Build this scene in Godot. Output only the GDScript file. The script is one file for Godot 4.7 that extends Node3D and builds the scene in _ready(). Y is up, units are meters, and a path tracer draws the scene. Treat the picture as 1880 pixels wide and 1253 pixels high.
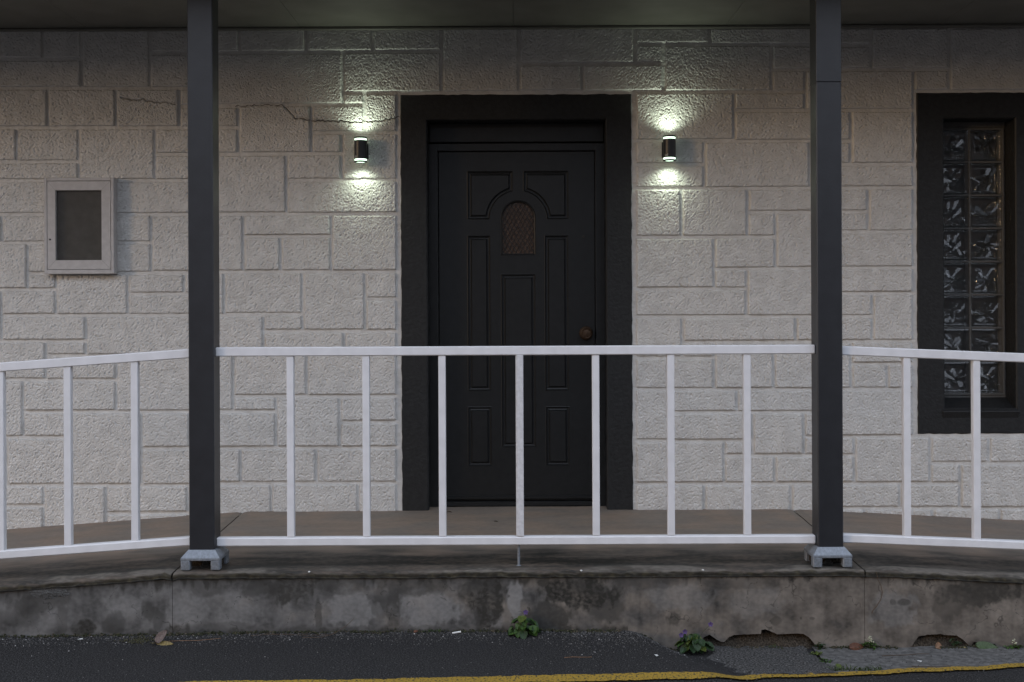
extends Node3D
# A dusk street front: rough white block wall with a dark door, a glass block window, a raised footpath with posts and white railing.
# y is up, metres; z = 0 is the mortar plane of the wall, y = 0 the footpath at the foot of the wall, +z towards the street.

var rng := RandomNumberGenerator.new()
var used := {}
var M := {}
var rough_a := FastNoiseLite.new()
var rough_b := FastNoiseLite.new()
var rough_c := FastNoiseLite.new()
var wob := FastNoiseLite.new()
var crack_lines := []

# faces of the wall blocks, millimetres: left, bottom, right, top
const BLOCKS: PackedInt32Array = [
	-3071,2610,-2718,2775, -2699,2609,-2497,2774, -3072,2443,-2497,2590, -2478,2440,-2105,2773, -2085,2640,-1590,2770, -2086,2439,-1763,2621, 
	-1744,2341,-999,2622, -3073,2216,-2692,2424, -2673,2215,-2301,2422, -2282,2213,-1937,2420, -1918,2335,-1764,2419, -1918,2211,-1599,2315, 
	-3074,2022,-2870,2197, -2850,2020,-2515,2196, -3074,1913,-2516,2001, -2496,1911,-2078,2194, -2058,2060,-1599,2192, -2059,1909,-1750,2041, 
	-1731,1717,-1325,2039, -1579,2061,-1181,2322, -3075,1719,-2501,1893, -2481,1716,-1751,1890, -3076,1558,-2958,1701, -2938,1556,-2501,1699, 
	-2482,1554,-2101,1698, -3077,1289,-2812,1538, -2792,1381,-2502,1537, -2483,1379,-2102,1535, -2082,1384,-1574,1695, -2793,1288,-2650,1362, 
	-2631,1139,-2236,1361, -2216,1260,-1914,1359, -1894,1259,-1790,1358, -2217,1137,-1791,1240, -1771,1136,-1684,1364, -3078,995,-2963,1270, 
	-2943,1141,-2650,1269, -2944,992,-2479,1121, -3079,771,-2709,974, -2689,909,-2479,972, -2460,907,-1792,1119, -1772,929,-1460,1116, -2690,768,-2306,889, 
	-2287,584,-1793,887, -1773,586,-1634,910, -3080,442,-2840,752, -2821,587,-2307,749, -2821,441,-2594,568, -3082,167,-2939,423, -2919,166,-2595,421, 
	-2575,164,-2163,567, -2143,375,-1885,565, -2144,162,-1795,355, -1865,375,-1391,563, -1776,174,-1595,356, -3083,48,-2725,147, -3084,-205,-2726,28, 
	-2706,-207,-2368,145, -2348,4,-1899,144, -2349,-209,-1900,-16, -1880,-180,-1419,148, -1571,2641,-1210,2768, -1191,2642,-825,2767, -805,2644,-431,2765, 
	-980,2407,-432,2625, -412,2407,12,2763, 32,2568,675,2761, 31,2409,373,2549, 392,2407,840,2547, -980,2340,-876,2388, -857,2179,-686,2388, 
	-1162,2180,-877,2321, -1162,2060,-1007,2161, -988,1907,-687,2160, -1305,1909,-1008,2041, -1306,1714,-688,1889, -1554,1587,-1070,1696, 
	-1555,1385,-1361,1569, -1342,1384,-1071,1568, -1051,1382,-689,1694, -1665,1141,-1236,1366, -1216,1043,-876,1364, -857,1226,-690,1363, 
	-857,1041,-691,1206, -1441,1044,-1236,1121, -1441,928,-998,1024, -979,926,-692,1022, -1615,671,-1213,909, -1193,669,-693,907, -1616,585,-1390,652, 
	-1371,374,-1025,650, -1005,520,-694,649, -1006,373,-694,500, -1576,172,-1161,356, -1141,170,-695,354, -1400,-88,-921,152, -902,-90,-696,150, 
	698,2678,1107,2758, 1126,2673,1785,2756, 1804,2670,2032,2754, 697,2572,844,2659, 863,2404,1461,2657, 1481,2529,1784,2652, 1804,2529,2031,2647, 
	2051,2528,2480,2752, 2499,2400,3097,2750, 1480,2403,1654,2510, 1265,2297,1653,2384, 1673,2295,2276,2508, 2296,2402,2479,2508, 696,2125,1245,2386, 
	1264,2120,1914,2277, 1933,1985,2275,2275, 695,1988,1072,2106, 694,1853,1072,1969, 1092,1850,1678,2103, 1698,1986,1913,2098, 1697,1851,2274,1966, 
	693,1573,940,1834, 959,1572,1320,1832, 1340,1713,2011,1831, 1339,1571,1480,1693, 1499,1390,1780,1692, 1799,1598,2011,1693, 2030,1597,2273,1831, 
	1799,1391,2272,1578, 692,1276,1126,1553, 1145,1388,1479,1552, 1145,1274,1312,1369, 1331,1114,1778,1371, 1798,1246,2271,1372, 691,1116,1311,1256, 
	690,881,943,1098, 962,970,1593,1095, 1612,970,2033,1093, 1797,1112,2033,1227, 2052,970,2270,1226, 962,880,1124,951, 689,699,1123,861, 
	1143,698,1466,950, 1485,696,1909,948, 1929,841,2269,951, 1929,696,2117,822, 2136,695,2269,821, 688,405,875,681, 895,567,1254,679, 1273,565,1775,677, 
	894,403,1342,548, 1361,319,1637,546, 1657,422,1775,545, 1794,424,2268,676, 1656,317,1926,403, 687,159,1179,385, 1199,320,1341,383, 1198,157,1469,300, 
	1489,157,1926,298, 1945,155,2361,404, 2381,269,2699,402, 2719,267,3087,401, 2380,153,2532,250, 2551,9,3086,248, 1792,13,2187,136, 2206,12,2531,134, 
	686,-97,1063,139, 1083,-99,1562,137, 1581,-195,1772,136, 1792,-196,1985,-6, 2004,-228,2375,-7, 2395,-230,2760,-9, 2779,-232,3085,-10, 
	-3977,2605,-3621,2779, -3601,2603,-3090,2777, -3978,2308,-3668,2586, -3649,2307,-3366,2584, -3347,2305,-3091,2583, -3980,2058,-3468,2288, 
	-3448,2056,-3093,2286, -3981,1864,-3556,2039, -3537,1862,-3094,2036, -3981,1670,-3461,1845, -3442,1668,-3095,1843, -3982,1530,-3461,1651, 
	-3442,1528,-3095,1649, -3983,1280,-3661,1511, -3641,1278,-3096,1509, -3984,1030,-3695,1261, -3676,1028,-3097,1259, -3985,733,-3565,1010, 
	-3546,731,-3099,1008, -3987,436,-3637,714, -3618,434,-3100,712, -3988,186,-3724,417, -3705,185,-3351,416, -3332,184,-3101,414, -3989,-64,-3462,166, 
	-3443,-66,-3102,164, -3990,-264,-3596,-83, -3576,-266,-3103,-85, 3043,2102,3355,2379, 3374,2100,3732,2377, 3751,2098,4064,2376, 3042,1961,3329,2082, 
	3348,1959,3755,2081, 3774,1958,4063,2079, 3041,1664,3522,1941, 3541,1662,3848,1939, 3868,1661,4062,1938, 3040,1523,3431,1645, 3450,1522,3775,1643, 
	3795,1520,4061,1641, 3039,1273,3358,1504, 3378,1272,3776,1502, 3795,1270,4060,1501, 3038,1079,3582,1254, 3602,1077,4059,1251, 3037,939,3520,1060, 
	3540,936,4058,1058, 3036,745,3336,920, 3356,743,4058,917, 3035,419,3441,726, 3460,417,3735,724, 3755,416,4056,723, 3116,2398,3608,2747, 
	3627,2396,4065,2745, 3106,278,3469,399, 3488,276,3851,397, 3870,275,4055,396, 3105,-20,3636,258, 3655,-22,4054,256, 3104,-160,3458,-39, 
	3477,-161,3799,-40, 3818,-163,4053,-41, 3103,-296,3443,-179, 3463,-298,4053,-181, 
]
# hairline crack that runs from a bed joint across three blocks to the door surround, and a shorter one
const CRACKS := [[-1.606, 2.322, -1.487, 2.330, -1.393, 2.332, -1.331, 2.327, -1.307, 2.309, -1.270, 2.259, -1.245, 2.250, -1.170, 2.240, -1.070, 2.236, -0.971, 2.235, -0.896, 2.230, -0.834, 2.234, -0.771, 2.238, -0.665, 2.259], [-2.26, 2.372, -2.20, 2.364, -2.14, 2.366, -2.08, 2.352, -2.0, 2.345, -1.95, 2.336]]
const LINE_X := [-6.0, -1.28, -0.79, -0.34, 0.0, 0.34, 0.68, 0.79, 0.89, 1.03, 1.27, 1.5, 1.75, 1.99, 2.19, 2.6, 4.5]
const LINE_Z := [1.975, 1.948, 1.944, 1.930, 1.914, 1.900, 1.890, 1.882, 1.856, 1.811, 1.797, 1.776, 1.742, 1.715, 1.680, 1.62, 1.30]
const KERB := [-3.100, -0.360, -2.356, -0.339, -1.861, -0.324, -1.167, -0.314, -0.373, -0.310, 0.519, -0.305, 0.568, -0.315, 0.704, -0.357, 0.828, -0.378, 0.846, -0.346, 0.873, -0.331, 0.903, -0.351, 0.920, -0.366, 0.940, -0.368, 0.965, -0.344, 0.985, -0.334, 1.027, -0.334, 1.109, -0.332, 1.111, -0.312, 1.128, -0.310, 1.151, -0.320, 1.183, -0.332, 1.302, -0.330, 1.332, -0.350, 1.354, -0.378, 1.391, -0.393, 1.510, -0.401, 1.777, -0.402, 1.797, -0.390, 1.827, -0.345, 1.867, -0.338, 1.887, -0.340, 1.931, -0.333, 1.944, -0.338, 2.001, -0.341, 2.025, -0.356, 2.055, -0.386, 2.065, -0.393, 2.080, -0.374, 2.105, -0.376, 2.119, -0.391, 2.139, -0.394, 2.154, -0.381, 2.174, -0.381, 2.189, -0.394, 2.303, -0.397, 3.096, -0.413]
const EDGE_Z := 1.42
const JOINT_L := -1.575
const JOINT_R := 1.582


func _ready() -> void:
	rng.seed = 71
	# ---- camera: level, slightly rolled, lens shifted down ----
	var cam := Camera3D.new()
	cam.name = "camera"
	add_child(cam)
	cam.position = Vector3(0, 1.1625, 6.86)
	cam.rotation = Vector3(0, 0, -0.0045)
	cam.projection = Camera3D.PROJECTION_FRUSTUM
	cam.near = 0.1
	cam.far = 900.0
	cam.size = 0.1 * 1253.0 / 2195.0
	cam.frustum_offset = Vector2(-8.0, -61.5) / 2195.0 * 0.1
	cam.current = true
	# ---- sky, dusk glow and exposure ----
	var e := Environment.new()
	e.background_mode = Environment.BG_SKY
	var sm := ProceduralSkyMaterial.new()
	sm.sky_top_color = lin(0.54, 0.60, 0.715)
	sm.sky_horizon_color = lin(0.52, 0.53, 0.57)
	sm.sky_curve = 0.16
	sm.ground_bottom_color = lin(0.03, 0.03, 0.032)
	sm.ground_horizon_color = lin(0.06, 0.058, 0.06)
	sm.sun_angle_max = 1.0
	var sky := Sky.new()
	sky.sky_material = sm
	e.sky = sky
	e.background_energy_multiplier = 2.75
	e.tonemap_mode = Environment.TONE_MAPPER_LINEAR
	e.tonemap_exposure = 1.0
	e.sdfgi_enabled = true
	e.ssao_enabled = true
	e.ssil_enabled = true
	var we := WorldEnvironment.new()
	we.name = "environment"
	we.environment = e
	add_child(we)
	var sun := DirectionalLight3D.new()
	sun.name = "dusk_glow"
	add_child(sun)
	sun.look_at_from_position(Vector3.ZERO, Vector3(0.81, -0.113, -0.58), Vector3.UP)
	sun.light_color = Color(1.0, 0.84, 0.64)
	sun.light_energy = 0.18
	sun.light_angular_distance = 10.0
	sun.shadow_enabled = true
	setup_noise()
	setup_materials()
	build_ground()
	build_street_side()
	build_footpath()
	build_kerb_wall()
	build_building()
	build_posts()
	build_railings()
	build_cabinet()
	build_wall_lights()
	build_plants()
	build_litter()


# ---------------------------------------------------------------- helpers
func lin(r: float, g: float, b: float) -> Color:
	return Color(r, g, b).linear_to_srgb()


func setup_noise() -> void:
	for n in [[rough_a, 3, 58.0], [rough_b, 9, 120.0], [rough_c, 17, 20.0], [wob, 5, 14.0]]:
		n[0].seed = n[1]
		n[0].frequency = n[2]
		n[0].noise_type = FastNoiseLite.TYPE_SIMPLEX_SMOOTH
		n[0].fractal_type = FastNoiseLite.FRACTAL_NONE
	rough_a.domain_warp_enabled = true
	rough_a.domain_warp_amplitude = 0.011
	rough_a.domain_warp_frequency = 22.0
	rough_a.domain_warp_fractal_type = FastNoiseLite.DOMAIN_WARP_FRACTAL_NONE


func ntex(frequency: float, seed_no: int, from: float, to: float, octaves := 4, size := 512, kind := FastNoiseLite.TYPE_SIMPLEX_SMOOTH) -> NoiseTexture2D:
	var n := FastNoiseLite.new()
	n.seed = seed_no
	n.noise_type = kind
	n.frequency = frequency
	n.fractal_octaves = octaves
	var t := NoiseTexture2D.new()
	t.width = size
	t.height = size
	t.seamless = true
	t.noise = n
	var g := Gradient.new()
	g.set_color(0, Color(from, from, from))
	g.set_color(1, Color(to, to, to))
	t.color_ramp = g
	return t


func mat(key: String, color: Color, roughness: float, specular := 0.5) -> StandardMaterial3D:
	var m := StandardMaterial3D.new()
	m.resource_name = key
	m.albedo_color = color
	m.roughness = roughness
	m.metallic_specular = specular
	M[key] = m
	return m


func tri_map(m: StandardMaterial3D, per_metre: float, albedo: Texture2D = null, height: Texture2D = null, centimetres := 0.0) -> void:
	m.uv1_triplanar = true
	m.uv1_world_triplanar = true
	m.uv1_scale = Vector3.ONE * per_metre
	if albedo:
		m.albedo_texture = albedo
	if height:
		m.heightmap_enabled = true
		m.heightmap_texture = height
		m.heightmap_scale = centimetres


func numbered(called: String) -> String:
	var n: int = used.get(called, 0)
	used[called] = n + 1
	return called if n == 0 else "%s_%03d" % [called, n]


func tag(o: Node3D, label: String, category := "", group := "", kind := "") -> void:
	if label:
		o.set_meta("label", label)
	if category:
		o.set_meta("category", category)
	if group:
		o.set_meta("group", group)
	if kind:
		o.set_meta("kind", kind)


func thing(called: String, at: Vector3, label: String, category: String, group := "") -> Node3D:
	var o := Node3D.new()
	o.name = numbered(called)
	add_child(o)
	o.position = at
	tag(o, label, category, group)
	return o


func part(called: String, mesh: Mesh, m: Material, parent: Node3D) -> MeshInstance3D:
	var o := MeshInstance3D.new()
	o.name = called
	o.mesh = mesh
	if m:
		o.material_override = m
	parent.add_child(o, true)
	return o


func top(called: String, mesh: Mesh, m: Material, label: String, category := "", group := "", kind := "") -> MeshInstance3D:
	var o := MeshInstance3D.new()
	o.name = numbered(called)
	o.mesh = mesh
	o.material_override = m
	add_child(o)
	tag(o, label, category, group, kind)
	return o


func new_st() -> SurfaceTool:
	var st := SurfaceTool.new()
	st.begin(Mesh.PRIMITIVE_TRIANGLES)
	return st


# a flat triangle that faces along hint
func tri(st: SurfaceTool, a: Vector3, b: Vector3, c: Vector3, hint: Vector3) -> void:
	var n := (b - a).cross(c - a)
	if n.length_squared() < 1e-18:
		return
	n = n.normalized()
	if n.dot(hint) < 0.0:
		n = -n
		var t := b
		b = c
		c = t
	for v in [a, c, b]:
		st.set_normal(n)
		st.set_uv(Vector2(v.x, v.y))
		st.add_vertex(v)


func quad(st: SurfaceTool, a: Vector3, b: Vector3, c: Vector3, d: Vector3, hint: Vector3) -> void:
	tri(st, a, b, c, hint)
	tri(st, a, c, d, hint)


# box with chamfered edges; turned by basis about its centre
func bevel_box(st: SurfaceTool, centre: Vector3, size: Vector3, bevel := 0.003, basis := Basis.IDENTITY) -> void:
	var h := size / 2.0
	var k: float = minf(bevel, minf(h.x, minf(h.y, h.z)) * 0.9)
	var p := func(s: Vector3, axis: int) -> Vector3:
		var v := Vector3(s.x * (h.x - k), s.y * (h.y - k), s.z * (h.z - k))
		v[axis] = s[axis] * h[axis]
		return centre + basis * v
	for axis in 3:
		var u := (axis + 1) % 3
		var w := (axis + 2) % 3
		for s in [-1.0, 1.0]:
			var c := []
			for q in [[-1.0, -1.0], [1.0, -1.0], [1.0, 1.0], [-1.0, 1.0]]:
				var v := Vector3.ZERO
				v[axis] = s
				v[u] = q[0]
				v[w] = q[1]
				c.append(p.call(v, axis))
			var n := Vector3.ZERO
			n[axis] = s
			quad(st, c[0], c[1], c[2], c[3], basis * n)
		# edges along axis
		for q in [[-1.0, -1.0], [1.0, -1.0], [1.0, 1.0], [-1.0, 1.0]]:
			var a := Vector3.ZERO
			a[u] = q[0]
			a[w] = q[1]
			var lo := a
			lo[axis] = -1.0
			var hi := a
			hi[axis] = 1.0
			quad(st, p.call(lo, u), p.call(hi, u), p.call(hi, w), p.call(lo, w), basis * a)
	for x in [-1.0, 1.0]:
		for y in [-1.0, 1.0]:
			for z in [-1.0, 1.0]:
				var v := Vector3(x, y, z)
				tri(st, p.call(v, 0), p.call(v, 1), p.call(v, 2), basis * v)


func box_mesh(centre: Vector3, size: Vector3, bevel := 0.003, basis := Basis.IDENTITY) -> ArrayMesh:
	var st := new_st()
	bevel_box(st, centre, size, bevel, basis)
	return st.commit()


# revolves a profile [[radius, y], ...] about the y axis; smooth round, flat along
func lathe(st: SurfaceTool, profile: Array, origin: Vector3, sides := 28, basis := Basis.IDENTITY) -> void:
	for i in profile.size() - 1:
		var a: Array = profile[i]
		var b: Array = profile[i + 1]
		var slope := Vector2(b[1] - a[1], -(b[0] - a[0])).normalized()
		for k in sides:
			var t0 := TAU * k / sides
			var t1 := TAU * (k + 1) / sides
			var pts := []
			var ns := []
			for q in [[a, t0], [b, t0], [b, t1], [a, t1]]:
				var c := cos(q[1])
				var s := sin(q[1])
				pts.append(origin + basis * Vector3(q[0][0] * c, q[0][1], q[0][0] * s))
				ns.append(basis * Vector3(slope.x * c, slope.y, slope.x * s))
			for id in [[0, 1, 2], [0, 2, 3]]:
				if (pts[id[1]] - pts[id[0]]).cross(pts[id[2]] - pts[id[0]]).length_squared() < 1e-18:
					continue
				var order: Array = id
				if (pts[id[1]] - pts[id[0]]).cross(pts[id[2]] - pts[id[0]]).dot(ns[id[0]]) > 0.0:
					order = [id[0], id[2], id[1]]
				for j in order:
					st.set_normal(ns[j])
					st.add_vertex(pts[j])


# smooth grid: pts holds (nu + 1) * (nv + 1) points, row by row; faces the side of hint
func grid_arrays(pts: PackedVector3Array, nu: int, nv: int, hint: Vector3, uvs := PackedVector2Array()) -> Array:
	var w := nu + 1
	var ns := PackedVector3Array()
	ns.resize(pts.size())
	for j in nv + 1:
		for i in w:
			var du := pts[j * w + mini(i + 1, nu)] - pts[j * w + maxi(i - 1, 0)]
			var dv := pts[mini(j + 1, nv) * w + i] - pts[maxi(j - 1, 0) * w + i]
			var n := du.cross(dv).normalized()
			ns[j * w + i] = hint if n.length_squared() < 0.5 else (n if n.dot(hint) >= 0.0 else -n)
	var at := (nv / 2) * w + nu / 2
	var c := (pts[at + 1] - pts[at]).cross(pts[at + w] - pts[at])
	var flip := c.dot(hint) > 0.0
	var idx := PackedInt32Array()
	idx.resize(nu * nv * 6)
	var k := 0
	for j in nv:
		for i in nu:
			var a := j * w + i
			var b := a + 1
			var d := a + w
			var f := d + 1
			if flip:
				idx[k] = a; idx[k + 1] = f; idx[k + 2] = b; idx[k + 3] = a; idx[k + 4] = d; idx[k + 5] = f
			else:
				idx[k] = a; idx[k + 1] = b; idx[k + 2] = f; idx[k + 3] = a; idx[k + 4] = f; idx[k + 5] = d
			k += 6
	var arr := []
	arr.resize(Mesh.ARRAY_MAX)
	arr[Mesh.ARRAY_VERTEX] = pts
	arr[Mesh.ARRAY_NORMAL] = ns
	if uvs.size():
		arr[Mesh.ARRAY_TEX_UV] = uvs
	arr[Mesh.ARRAY_INDEX] = idx
	return arr


func grid_mesh(pts: PackedVector3Array, nu: int, nv: int, hint: Vector3, uvs := PackedVector2Array()) -> ArrayMesh:
	var m := ArrayMesh.new()
	m.add_surface_from_arrays(Mesh.PRIMITIVE_TRIANGLES, grid_arrays(pts, nu, nv, hint, uvs))
	return m


# round tube through points, radius tapering from r0 to r1
func tube(st: SurfaceTool, pts: Array, r0: float, r1: float, sides := 6) -> void:
	var rings := []
	for i in pts.size():
		var d: Vector3 = (pts[mini(i + 1, pts.size() - 1)] - pts[maxi(i - 1, 0)]).normalized()
		var s := d.cross(Vector3(0.31, 0.87, 0.37)).normalized()
		var t := d.cross(s)
		var r := lerpf(r0, r1, float(i) / (pts.size() - 1))
		var ring := []
		for k in sides:
			var a := TAU * k / sides
			ring.append(pts[i] + (s * cos(a) + t * sin(a)) * r)
		rings.append(ring)
	for i in pts.size() - 1:
		for k in sides:
			var n := (k + 1) % sides
			quad(st, rings[i][k], rings[i][n], rings[i + 1][n], rings[i + 1][k], (rings[i][k] + rings[i][n] - pts[i] * 2.0))


func ramp(x: float) -> float:
	if x < JOINT_L:
		return (x - JOINT_L) * 0.070
	if x > JOINT_R:
		return -(x - JOINT_R) * 0.053
	return 0.0


func path_y(x: float, z: float) -> float:
	return ramp(x) - 0.026 * z


func road_y(x: float, z: float) -> float:
	var fall := z - 1.42 if z < 2.0 else 0.58 + (z - 2.0) * 0.12
	var left := -0.314 - 0.14 * fall - 0.012 * maxf(0.0, minf(-1.0 - x, 3.0))
	var right := -0.402 - 0.01 * fall
	if z > 1.9:
		right = lerpf(right, left - 0.01, smoothstep(1.9, 2.8, z))
	return lerpf(left, right, smoothstep(-0.03, 0.2, x - (0.525 + 0.5875 * (z - 1.42)))) + 0.003 * wob.get_noise_2d(x * 0.35, z * 0.35)


func line_z(x: float) -> float:
	for i in LINE_X.size() - 1:
		if x <= LINE_X[i + 1]:
			return lerpf(LINE_Z[i], LINE_Z[i + 1], clampf((x - LINE_X[i]) / (LINE_X[i + 1] - LINE_X[i]), 0.0, 1.0))
	return LINE_Z[-1]


# ---------------------------------------------------------------- materials
func setup_materials() -> void:
	var grain := ntex(0.03, 1, 0.0, 1.0, 4, 512)
	var fine := ntex(0.09, 2, 0.0, 1.0, 3, 512)
	var mottle := ntex(0.007, 3, 0.89, 1.0, 6, 512)
	var m := mat("white wall paint", lin(0.70, 0.69, 0.665), 0.42, 0.5)
	tri_map(m, 2.2, mottle, fine, 0.10)
	m = mat("white joint paint", lin(0.70, 0.69, 0.665), 0.5, 0.45)
	tri_map(m, 2.2, mottle, grain, 0.35)
	m = mat("charcoal render", lin(0.024, 0.0245, 0.025), 0.55, 0.4)
	tri_map(m, 2.5, ntex(0.02, 31, 0.8, 1.0), grain, 0.14)
	m = mat("charcoal door paint", lin(0.0145, 0.0155, 0.0163), 0.40, 0.42)
	tri_map(m, 1.5, ntex(0.02, 32, 0.85, 1.0), fine, 0.03)
	m = mat("charcoal post paint", lin(0.024, 0.0255, 0.030), 0.38, 0.5)
	tri_map(m, 1.5, ntex(0.01, 33, 0.86, 1.0), fine, 0.02)
	m = mat("white gloss paint", lin(0.72, 0.72, 0.74), 0.42, 0.5)
	tri_map(m, 3.0, ntex(0.006, 34, 0.95, 1.0, 3))
	m = mat("peeling white paint", lin(0.66, 0.66, 0.68), 0.6, 0.4)
	tri_map(m, 6.0, ntex(0.012, 35, 0.90, 1.0, 3), ntex(0.012, 36, 0.0, 1.0, 3), 0.08)
	m = mat("cabinet paint", lin(0.58, 0.565, 0.56), 0.5, 0.45)
	tri_map(m, 2.0, ntex(0.02, 37, 0.92, 1.0), fine, 0.02)
	m = mat("cabinet backing", lin(0.15, 0.148, 0.138), 0.8, 0.3)
	tri_map(m, 3.0, ntex(0.008, 38, 0.86, 1.0, 5))
	m = mat("cabinet glazing", Color(0.25, 0.25, 0.24, 0.12), 0.08, 0.5)
	m.transparency = BaseMaterial3D.TRANSPARENCY_ALPHA
	m = mat("soffit paint", lin(0.195, 0.19, 0.166), 0.5, 0.4)
	tri_map(m, 0.9, mottle)
	m = mat("galvanised steel", lin(0.30, 0.33, 0.37), 0.5, 0.5)
	m.metallic = 0.45
	tri_map(m, 5.0, ntex(0.03, 40, 0.75, 1.0, 4, 512, FastNoiseLite.TYPE_CELLULAR), fine, 0.05)
	m = mat("dark bolt steel", lin(0.05, 0.045, 0.04), 0.6, 0.5)
	m.metallic = 0.6
	m = mat("bronze", lin(0.065, 0.038, 0.022), 0.5, 0.5)
	m.metallic = 0.65
	m = mat("black lamp metal", lin(0.012, 0.012, 0.012), 0.4, 0.5)
	m = mat("chipped primer", lin(0.30, 0.32, 0.31), 0.7, 0.3)
	m = mat("lamp diffuser", lin(0.9, 1.0, 0.92), 0.4, 0.4)
	m.emission_enabled = true
	m.emission = Color(0.86, 1.0, 0.88)
	m.emission_energy_multiplier = 2.6
	m = mat("grille metal", lin(0.028, 0.022, 0.019), 0.5, 0.5)
	m = mat("brown door glass", lin(0.20, 0.125, 0.085), 0.25, 0.5)
	tri_map(m, 5.0, ntex(0.015, 41, 0.45, 1.0, 3))
	m = mat("clear block glass", Color(0.55, 0.58, 0.60, 0.04), 0.03, 0.68)
	m.transparency = BaseMaterial3D.TRANSPARENCY_ALPHA
	m = mat("terrace glass", lin(0.05, 0.055, 0.06), 0.08, 0.6)
	m = mat("window grout", lin(0.115, 0.113, 0.108), 0.7, 0.4)
	tri_map(m, 4.0, mottle, grain, 0.2)
	m = mat("crack dirt", lin(0.075, 0.058, 0.044), 0.9, 0.2)
	m = mat("room plaster", lin(0.36, 0.34, 0.31), 0.9, 0.3)
	m = mat("roof sheet", lin(0.20, 0.21, 0.22), 0.5, 0.5)
	# ground
	m = mat("asphalt", lin(0.083, 0.0795, 0.0800), 0.82, 0.4)
	tri_map(m, 1.3, ntex(0.075, 51, 0.02, 1.0, 4, 1024), ntex(0.075, 52, 0.0, 1.0, 3, 1024), 0.45)
	m = mat("gutter concrete", lin(0.165, 0.160, 0.154), 0.85, 0.35)
	tri_map(m, 1.7, ntex(0.014, 53, 0.62, 1.0, 6, 1024), ntex(0.05, 54, 0.0, 1.0, 5, 1024), 0.12)
	m = mat("coarse patch", lin(0.20, 0.194, 0.188), 0.9, 0.3)
	tri_map(m, 1.15, ntex(0.07, 55, 0.15, 1.0, 5, 1024), ntex(0.07, 56, 0.0, 1.0, 4, 1024), 0.45)
	m = mat("yellow road paint", lin(0.41, 0.26, 0.038), 0.75, 0.35)
	tri_map(m, 2.4, worn_image(), ntex(0.075, 62, 0.0, 1.0, 3, 512), 0.2)
	m = mat("earth", lin(0.125, 0.104, 0.082), 0.95, 0.2)
	tri_map(m, 3.5, ntex(0.05, 57, 0.35, 1.0, 5), ntex(0.05, 58, 0.0, 1.0, 5), 0.6)
	m = mat("terrace brick", lin(0.17, 0.13, 0.105), 0.9, 0.3)
	m = mat("far ground", lin(0.07, 0.07, 0.072), 0.9, 0.3)
	m = mat("stones", Color.WHITE, 0.85, 0.35)
	m.vertex_color_use_as_albedo = true
	m = mat("kerb concrete", Color.WHITE, 0.86, 0.35)
	m.albedo_texture = kerb_image()
	m.heightmap_enabled = true
	m.heightmap_texture = m.albedo_texture
	m.heightmap_scale = 0.25
	m = mat("footpath concrete", Color.WHITE, 0.7, 0.4)
	m.albedo_texture = path_image()
	m = mat("cement patch", lin(0.13, 0.13, 0.128), 0.9, 0.3)
	tri_map(m, 5.0, ntex(0.05, 59, 0.6, 1.0, 5), grain, 0.5)
	# plants and litter
	for q in [["leaf green", 0.060, 0.125, 0.022], ["leaf deep green", 0.030, 0.068, 0.022], ["leaf yellow green", 0.105, 0.145, 0.026], ["grass green", 0.055, 0.095, 0.020], ["petal violet", 0.16, 0.10, 0.30], ["stem green", 0.05, 0.08, 0.02], ["dry leaf brown", 0.16, 0.065, 0.035], ["dry leaf tan", 0.34, 0.20, 0.12], ["dry leaf grey", 0.20, 0.15, 0.135], ["dry leaf yellow", 0.34, 0.26, 0.10], ["fresh leaf green", 0.085, 0.13, 0.055], ["dry moss", 0.055, 0.052, 0.025], ["twig brown", 0.075, 0.052, 0.036], ["paper white", 0.62, 0.62, 0.60], ["flower white", 0.40, 0.42, 0.30]]:
		m = mat(q[0], lin(q[1], q[2], q[3]), 0.55, 0.4)
		if q[0].contains("leaf") or q[0].contains("green") or q[0].contains("petal"):
			m.backlight_enabled = true
			m.backlight = lin(q[1] * 0.5, q[2] * 0.5, q[3] * 0.5)
			tri_map(m, 12.0, ntex(0.03, 60, 0.6, 1.0, 3, 256))


func srgb8(v: float) -> float:
	return Color(v, v, v).linear_to_srgb().r


func worn_image() -> ImageTexture:
	var n := FastNoiseLite.new()
	n.seed = 8
	n.frequency = 0.05
	n.fractal_octaves = 5
	var im := Image.create(512, 512, false, Image.FORMAT_RGB8)
	for y in 512:
		for x in 512:
			var v := n.get_noise_2d(x, y)
			var worn := smoothstep(0.20, 0.34, v)
			var c := Color(1, 1, 1).lerp(Color(0.42, 0.50, 1.0), worn) * (0.86 + 0.14 * n.get_noise_2d(x * 5.0 + 900.0, y * 5.0))
			im.set_pixel(x, y, c)
	return ImageTexture.create_from_image(im)


# lays soft-edged stains with ragged outlines into a field of W x H cells
func stains(field: PackedFloat32Array, w: int, h: int, list: Array, n: FastNoiseLite) -> void:
	for s in list:
		var x0 := maxi(0, int(s[0] - s[2] * 1.7))
		var x1 := mini(w - 1, int(s[0] + s[2] * 1.7))
		var y0 := maxi(0, int(s[1] - s[3] * 1.7))
		var y1 := mini(h - 1, int(s[1] + s[3] * 1.7))
		for y in range(y0, y1 + 1):
			for x in range(x0, x1 + 1):
				var d := Vector2((x - s[0]) / s[2], (y - s[1]) / s[3]).length() + 0.55 * n.get_noise_2d(x * 1.6, y * 1.1) + 0.30 * n.get_noise_2d(x * 6.0, y * 3.0)
				var v: float = s[4] * (1.0 - smoothstep(0.72, 1.12, d))
				field[y * w + x] = maxf(field[y * w + x], v) if v > 0.0 else field[y * w + x]


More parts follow.
